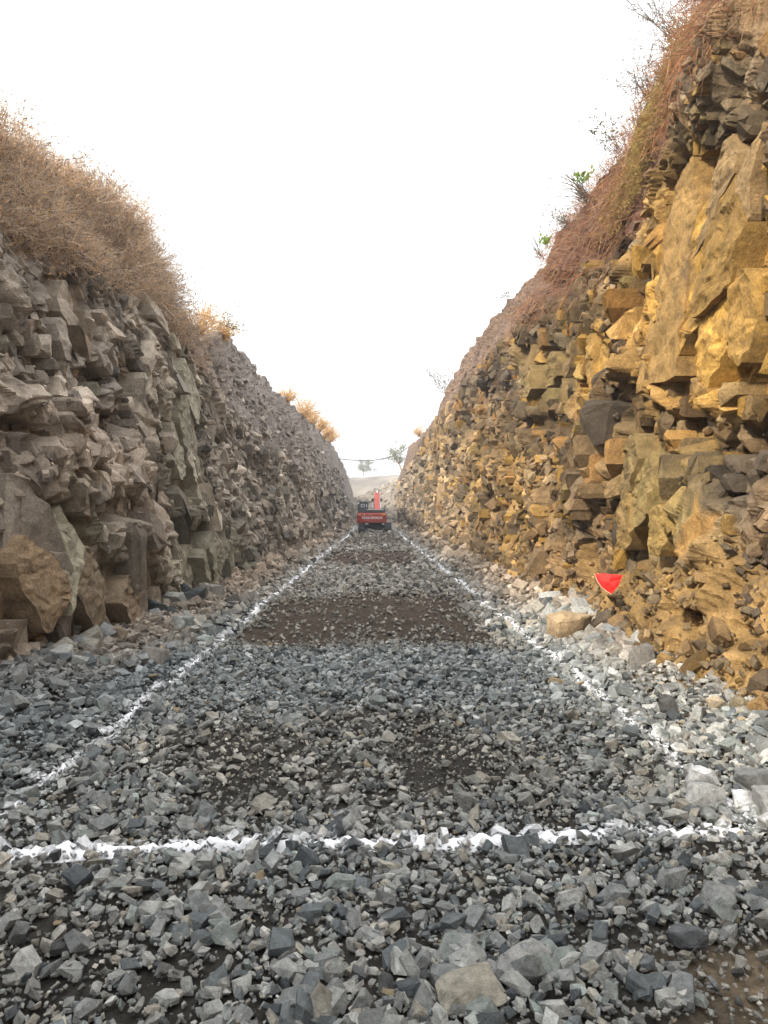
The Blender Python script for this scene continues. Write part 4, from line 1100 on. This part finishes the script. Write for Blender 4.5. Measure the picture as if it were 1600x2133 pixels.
# ------------------------------------------------------------------ excavator
M_RED = mat_flat('red_paint', (0.42, 0.040, 0.022), .45, namp=.18, nscale=3)
M_BOOM = mat_flat('boom_paint', (0.55, 0.075, 0.045), .5, namp=.15, nscale=3)
M_BLK = mat_flat('dark_paint', (0.022, 0.024, 0.028), .5)
M_TRK = mat_flat('track_steel', (0.055, 0.052, 0.050), .7, namp=.3)
M_GLASS = mat_flat('cab_glass', (0.045, 0.055, 0.065), .08, namp=.05)
M_WHITE = mat_flat('white_paint', (0.80, 0.80, 0.80), .5, namp=.05)
M_AMBER = mat_flat('amber_reflector', (0.75, 0.36, 0.03), .4, namp=.05)
M_PALE = mat_flat('faded_reflector', (0.60, 0.24, 0.14), .4, namp=.05)
M_STEEL = mat_flat('bright_steel', (0.62, 0.63, 0.65), .25, metal=.9, namp=.05)
def box_bm(bm, x0, x1, y0, y1, z0, z1):
    r = bmesh.ops.create_cube(bm, size=1)
    for v in r['verts']: v.co = Vector(((x0 + x1) / 2 + v.co.x * (x1 - x0), (y0 + y1) / 2 + v.co.y * (y1 - y0), (z0 + z1) / 2 + v.co.z * (z1 - z0)))
    return r['verts']
def piece(name, parent, mat, boxes, bev=0.03):
    bm = bmesh.new()
    for b in boxes: box_bm(bm, *b)
    if bev: bmesh.ops.bevel(bm, geom=bm.edges[:], offset=bev, segments=2, affect='EDGES', profile=.6, clamp_overlap=True)
    m = bpy.data.meshes.new(name); bm.to_mesh(m); bm.free()
    return link(name, m, mat, parent)
def prism(name, parent, mat, prof, x0, x1, bev=0.02):
    """profile in (y, z), extruded along x"""
    bm = bmesh.new()
    a = [bm.verts.new((x0, p[0], p[1])) for p in prof]; b = [bm.verts.new((x1, p[0], p[1])) for p in prof]
    bm.faces.new(a); bm.faces.new(b[::-1])
    for i in range(len(prof)): j = (i + 1) % len(prof); bm.faces.new((a[i], b[i], b[j], a[j]))
    bmesh.ops.recalc_face_normals(bm, faces=bm.faces)
    if bev: bmesh.ops.bevel(bm, geom=bm.edges[:], offset=bev, segments=1, affect='EDGES', clamp_overlap=True)
    m = bpy.data.meshes.new(name); bm.to_mesh(m); bm.free()
    return link(name, m, mat, parent)
def cyl(name, parent, mat, p0, p1, r, seg=12):
    p0, p1 = Vector(p0), Vector(p1); d = p1 - p0
    bm = bmesh.new(); bmesh.ops.create_cone(bm, cap_ends=True, segments=seg, radius1=r, radius2=r, depth=d.length)
    bmesh.ops.transform(bm, matrix=Matrix.Translation((p0 + p1) / 2) @ d.to_track_quat('Z', 'Y').to_matrix().to_4x4(), verts=bm.verts)
    m = bpy.data.meshes.new(name); bm.to_mesh(m); bm.free()
    return link(name, m, mat, parent)
def text_mesh(name, body, size, parent, mat, loc, extr=.012, offset=.0, sx=1.0):
    cu = bpy.data.curves.new(name, 'FONT'); cu.body = body; cu.size = size; cu.extrude = extr; cu.offset = offset
    cu.align_x = 'CENTER'; cu.align_y = 'CENTER'
    t = bpy.data.objects.new('tmp_text', cu); COL.objects.link(t)
    bpy.context.view_layer.update()
    m = bpy.data.meshes.new_from_object(t.evaluated_get(bpy.context.evaluated_depsgraph_get()))
    bpy.data.objects.remove(t)
    o = link(name, m, mat, parent, loc); o.rotation_euler = (R(90), 0, 0); o.scale = (sx, 1, 1)
    return o
def excavator():
    D = 69.0
    rz = float(floor_z(np.array([0.]), np.array([D]))[0])
    E = empty('excavator', (0.0, D, rz + .06)); tag(E, 'red tracked excavator seen from behind in the middle of the cutting', 'excavator')
    # tracks: y 0 (rear) .. 4.2 (front)
    for sx in (-1, 1):
        xc = sx * 1.19
        prof = []
        for k in range(9): a = math.pi / 2 + math.pi * k / 8; prof.append((.42 + .42 * math.cos(a), .44 + .42 * math.sin(a)))
        for k in range(9): a = -math.pi / 2 + math.pi * k / 8; prof.append((3.78 + .42 * math.cos(a), .44 + .42 * math.sin(a)))
        tr = prism('track', E, M_TRK, prof, xc - .27, xc + .27, .015)
        # shoes around the belt
        path = []
        for k in range(20): path.append((.42 + 3.36 * k / 20, .86, 0))
        for k in range(8): a = math.pi / 2 - math.pi * (k + .5) / 8; path.append((3.78 + .42 * math.cos(a), .44 + .42 * math.sin(a), a - math.pi / 2))
        for k in range(20): path.append((3.78 - 3.36 * k / 20, .02, math.pi))
        for k in range(8): a = -math.pi / 2 - math.pi * (k + .5) / 8; path.append((.42 + .42 * math.cos(a), .44 + .42 * math.sin(a), a - math.pi / 2))
        bm = bmesh.new(); box_bm(bm, -.30, .30, -.072, .072, -.012, .022); box_bm(bm, -.30, .30, -.012, .012, .02, .06)
        sm_ = bpy.data.meshes.new('track_shoe'); bm.to_mesh(sm_); bm.free()
        for (yy, zz, a) in path:
            s = link('track_shoe', sm_, M_TRK, tr, (xc, yy, zz)); s.rotation_euler = (a, 0, 0)
        for (yy, rr) in ((.42, .30), (3.78, .30)):
            cyl('wheel', E, M_BLK, (xc - .29, yy, .44), (xc + .29, yy, .44), rr, 16)
    piece('undercarriage', E, M_BLK, [(-.95, .95, 1.1, 3.1, .38, .72), (-.45, .45, .7, 3.5, .42, .68)], .04)
    cyl('slew_ring', E, M_BLK, (0, 2.1, .70), (0, 2.1, .96), .62, 24)
    # upper body, a little to the left like in the photo
    ox = -.28
    cw = []
    for k in range(9):
        t = -1 + 2 * k / 8; cw.append((t, -.06 - .28 * (1 - abs(t) ** 2.6)))
    bm = bmesh.new()
    lo, hi = [], []
    for (t, y) in cw: lo.append((ox + 1.28 * t, y + .05)); hi.append((ox + 1.32 * t, y))
    lo += [(ox + 1.28, .75), (ox - 1.28, .75)]; hi += [(ox + 1.32, .75), (ox - 1.32, .75)]
    a = [bm.verts.new((x, y, .92)) for x, y in lo]; b = [bm.verts.new((x, y, 1.06)) for x, y in hi]; c = [bm.verts.new((x, y, 1.74)) for x, y in hi]
    d = [bm.verts.new((ox + (x - ox) * .97, y + .05, 1.80)) for x, y in hi]
    n = len(a)
    for i in range(n):
        j = (i + 1) % n
        for p, q in ((a, b), (b, c), (c, d)): bm.faces.new((p[i], p[j], q[j], q[i]))
    bm.faces.new(a[::-1]); bm.faces.new(d); bmesh.ops.recalc_face_normals(bm, faces=bm.faces)
    m = bpy.data.meshes.new('counterweight'); bm.to_mesh(m); bm.free()
    cwo = link('counterweight', m, M_RED, E)
    text_mesh('lettering', 'TATA HITACHI', .27, cwo, M_WHITE, (ox + .02, -.355, 1.36), offset=.008, sx=1.02)
    cyl('emblem', cwo, M_WHITE, (ox - .66, -.352, 1.60), (ox - .66, -.26, 1.60), .07, 20)
    cyl('emblem_centre', cwo, M_RED, (ox - .66, -.358, 1.60), (ox - .66, -.27, 1.60), .045, 20)
    piece('badge_strip', cwo, M_PALE, [(ox - .22, ox + .14, -.36, -.33, 1.60, 1.66)], .005)
    piece('reflector', cwo, M_PALE, [(ox - 1.22, ox - .96, -.27, -.10, 1.56, 1.69)], .008)
    piece('reflector', cwo, M_AMBER, [(ox + .92, ox + 1.20, -.28, -.10, 1.58, 1.73)], .008)
    piece('body_panel', E, M_RED, [(ox - 1.3, ox - .55, .77, 1.6, .98, 1.72), (ox + .55, ox + 1.3, .77, 3.0, .98, 1.80)], .03)
    piece('deck', E, M_BLK, [(ox - 1.28, ox + 1.28, .76, 3.4, .90, 1.04)], .02)
    hood = piece('engine_hood', E, M_BLK, [(ox - .55, ox + 1.12, .10, 1.5, 1.79, 2.10)], .08)
    piece('hood_edge', hood, M_WHITE, [(ox - .44, ox + 1.0, .13, .17, 2.085, 2.12)], .004)
    cyl('exhaust', E, M_BLK, (ox + 1.15, .9, 1.78), (ox + 1.15, .9, 2.25), .06)
    # cab
    x0, x1, y0, y1, z0, z1 = ox - 1.30, ox - .34, 1.62, 3.35, 1.04, 2.82
    cab = piece('cab', E, M_BLK, [(x0, x0 + .10, y0, y0 + .10, z0, z1), (x1 - .10, x1, y0, y0 + .10, z0, z1), (x0, x0 + .10, y1 - .1, y1, z0, z1), (x1 - .10, x1, y1 - .1, y1, z0, z1),
                                  (x0 - .02, x1 + .02, y0 - .02, y1 + .02, z1 - .12, z1 + .02), (x0, x1, y0, y1, z0, 1.86)], .02)
    bmg = lambda nm, b: piece(nm, cab, M_GLASS, [b], 0)
    bmg('rear_window', (x0 + .1, x1 - .1, y0 + .03, y0 + .05, 1.86, z1 - .12))
    bmg('side_window', (x0 + .03, x0 + .05, y0 + .1, y1 - .1, 1.86, z1 - .12)); bmg('side_window', (x1 - .05, x1 - .03, y0 + .1, y1 - .1, 1.86, z1 - .12))
    bmg('windscreen', (x0 + .1, x1 - .1, y1 - .05, y1 - .03, 1.5, z1 - .12))
    for b in ((x0 + .3, x0 + .62, 2.58, 2.61), (x0 + .3, x0 + .62, 2.36, 2.39)): piece('window_sticker_edge', cab, M_WHITE, [(b[0], b[1], y0 + .005, y0 + .028, b[2], b[3])], 0)
    for b in ((x0 + .3, x0 + .33), (x0 + .59, x0 + .62), (x0 + .78, x0 + .84)): piece('window_sticker_edge', cab, M_WHITE, [(b[0], b[1], y0 + .002, y0 + .026, 2.36, 2.61)], 0)
    cyl('work_lamp', cab, M_WHITE, (x0 + .06, y0 - .08, 2.70), (x0 + .06, y0 - .01, 2.70), .08)
    cyl('handrail', E, M_STEEL, (x0 + .0, y0 - .1, 1.8), (x0 + .0, y0 - .1, 2.62), .018)
    # boom, rising away from the viewer, arm and bucket beyond
    bx = ox + .47
    boom = prism('boom', E, M_BOOM, [(2.5, 1.25), (2.9, 1.1), (5.0, 3.25), (6.6, 3.45), (8.2, 2.5), (8.25, 2.85), (6.7, 3.9), (4.7, 3.78)], bx - .24, bx + .24, .03)
    prism('boom_foot', E, M_BOOM, [(2.2, 1.0), (3.2, 1.0), (3.0, 1.7), (2.45, 1.75)], bx - .38, bx + .38, .02)
    for sx in (-1, 1):
        cy_ = cyl('boom_cylinder', E, M_BLK, (bx + sx * .36, 3.3, 1.05), (bx + sx * .36, 4.35, 2.2), .085)
        cyl('piston_rod', cy_, M_STEEL, (bx + sx * .36, 4.35, 2.2), (bx + sx * .36, 5.0, 2.95), .05)
        piece('pin_boss', boom, M_BLK, [(bx + sx * .40 - .12, bx + sx * .40 + .12, 4.85, 5.1, 2.95, 3.2)], .02)
    ac = cyl('arm_cylinder', boom, M_BLK, (bx, 5.1, 3.85), (bx, 6.9, 4.12), .09)
    cyl('piston_rod', ac, M_WHITE, (bx + .02, 4.6, 3.72), (bx + .02, 5.1, 3.98), .07)
    cyl('hose', boom, M_STEEL, (bx + .30, 3.2, 1.9), (bx + .30, 4.9, 3.5), .03)
    prism('arm', E, M_BOOM, [(7.6, 3.25), (8.1, 3.45), (8.6, 2.9), (7.9, .9), (7.65, .9), (7.75, 2.4)], bx - .18, bx + .18, .02)
    prism('bucket', E, M_BLK, [(7.4, .95), (8.1, 1.0), (8.35, .55), (8.0, .1), (7.3, .05), (7.0, .5), (7.3, .35), (7.85, .4), (8.0, .65)], bx - .55, bx + .55, .015)
    return E
excavator()

# ------------------------------------------------------------------ cable slung across
def cable(label, P, r):
    cu = bpy.data.curves.new('cable', 'CURVE'); cu.dimensions = '3D'; cu.bevel_depth = r; cu.bevel_resolution = 2
    sp = cu.splines.new('POLY'); sp.points.add(len(P) - 1)
    p0 = Vector(P[0])
    for q, p in zip(sp.points, P): q.co = (*(Vector(p) - p0), 1)
    cu.materials.append(M_BLK); o = curve_obj('cable', cu, None, p0)
    tag(o, label, 'cable')
pts = []
for k in range(25):
    t = k / 24; x = -4.7 + 9.3 * t; y = 92 + 6 * t
    z0 = 8.5 + 2.1 * t ** 3.2; pts.append((x, y, z0 - 1.0 * 4 * t * (1 - t) * .22))
cable('dark cable slung across the cutting between the two crests', pts, 0.045)

# ------------------------------------------------------------------ far trees
def tree(label, pos, h, w, seed, leafcols, lean=0.0, nleaf=2600):
    g = np.random.default_rng(seed); root = empty('tree', tuple(pos)); tag(root, label, 'tree')
    rd = random.Random(seed); bm = bmesh.new()
    def limb(p, q, r0, r1):
        p, q = Vector(p), Vector(q); d = q - p
        r = bmesh.ops.create_cone(bm, cap_ends=False, segments=7, radius1=r0, radius2=r1, depth=d.length)
        bmesh.ops.transform(bm, matrix=Matrix.Translation((p + q) / 2) @ d.to_track_quat('Z', 'Y').to_matrix().to_4x4(), verts=r['verts'])
    top = Vector((lean * h * .25, 0, h * .26)); limb((0, 0, -.3), top, h * .035, h * .024)
    tips = []
    for k in range(9):
        a = k * 2.4; e = top + Vector((math.cos(a) * w * rd.uniform(.15, .40) + lean * h * .3, math.sin(a) * w * rd.uniform(.15, .40), h * rd.uniform(.08, .62)))
        limb(top, e, h * .016, h * .005); tips.append(e); tips.append(top + (e - top) * .65)
        for j in range(3):
            e2 = e + Vector((rd.gauss(0, .13) * w, rd.gauss(0, .13) * w, rd.gauss(.03, .08) * h)); limb(e, e2, h * .006, h * .003); tips.append(e2)
    m = bpy.data.meshes.new('trunk'); bm.to_mesh(m); bm.free(); link('trunk', m, M_ROOT, root)
    T = np.array([t[:] for t in tips]); n = nleaf
    P = T[g.integers(0, len(T), n)] + g.normal(0, .075 * w, (n, 3)) * np.array([1, 1, .75])
    V, F = leaves(P, g.uniform(.05, .11, n) * w * .9, g)
    link('crown', mesh_np('crown', V, F, np.repeat(leafcols[g.integers(0, len(leafcols), n)], 4, 0)), M_VEG, root)
TL = np.array([(0.15, 0.16, 0.085), (0.19, 0.195, 0.11), (0.12, 0.13, 0.07)])  # leaf tones lightened, so some of the distance haze is in the colour
tree('small round crowned tree alone on the far ridge', (-3.7, 246, 14.4), 4.8, 5.4, 5, TL, 0.0, 1700)
tree('slanting thin leaved tree on the far end of the ochre crest', (4.6, 128, 9.0), 4.6, 4.0, 8, TL, -0.45, 900)

# ------------------------------------------------------------------ dusty air
def haze():
    bm = bmesh.new(); box_bm(bm, -2000, 2000, -420, 2700, -2.5, 30)
    m = bpy.data.meshes.new('haze'); bm.to_mesh(m); bm.free()
    mt = bpy.data.materials.new('dusty_air'); mt.use_nodes = True; n = mt.node_tree.nodes; n.clear()
    o_ = n.new('ShaderNodeOutputMaterial'); pv = n.new('ShaderNodeVolumePrincipled')
    pv.inputs['Color'].default_value = (0.90, 0.94, 0.98, 1); pv.inputs['Density'].default_value = 0.0014; pv.inputs['Anisotropy'].default_value = 0.2
    mt.node_tree.links.new(pv.outputs[0], o_.inputs['Volume'])
    o = link('haze', m, mt); tag(o, 'thin pale dusty air filling the cutting', None, None, 'stuff')
haze()
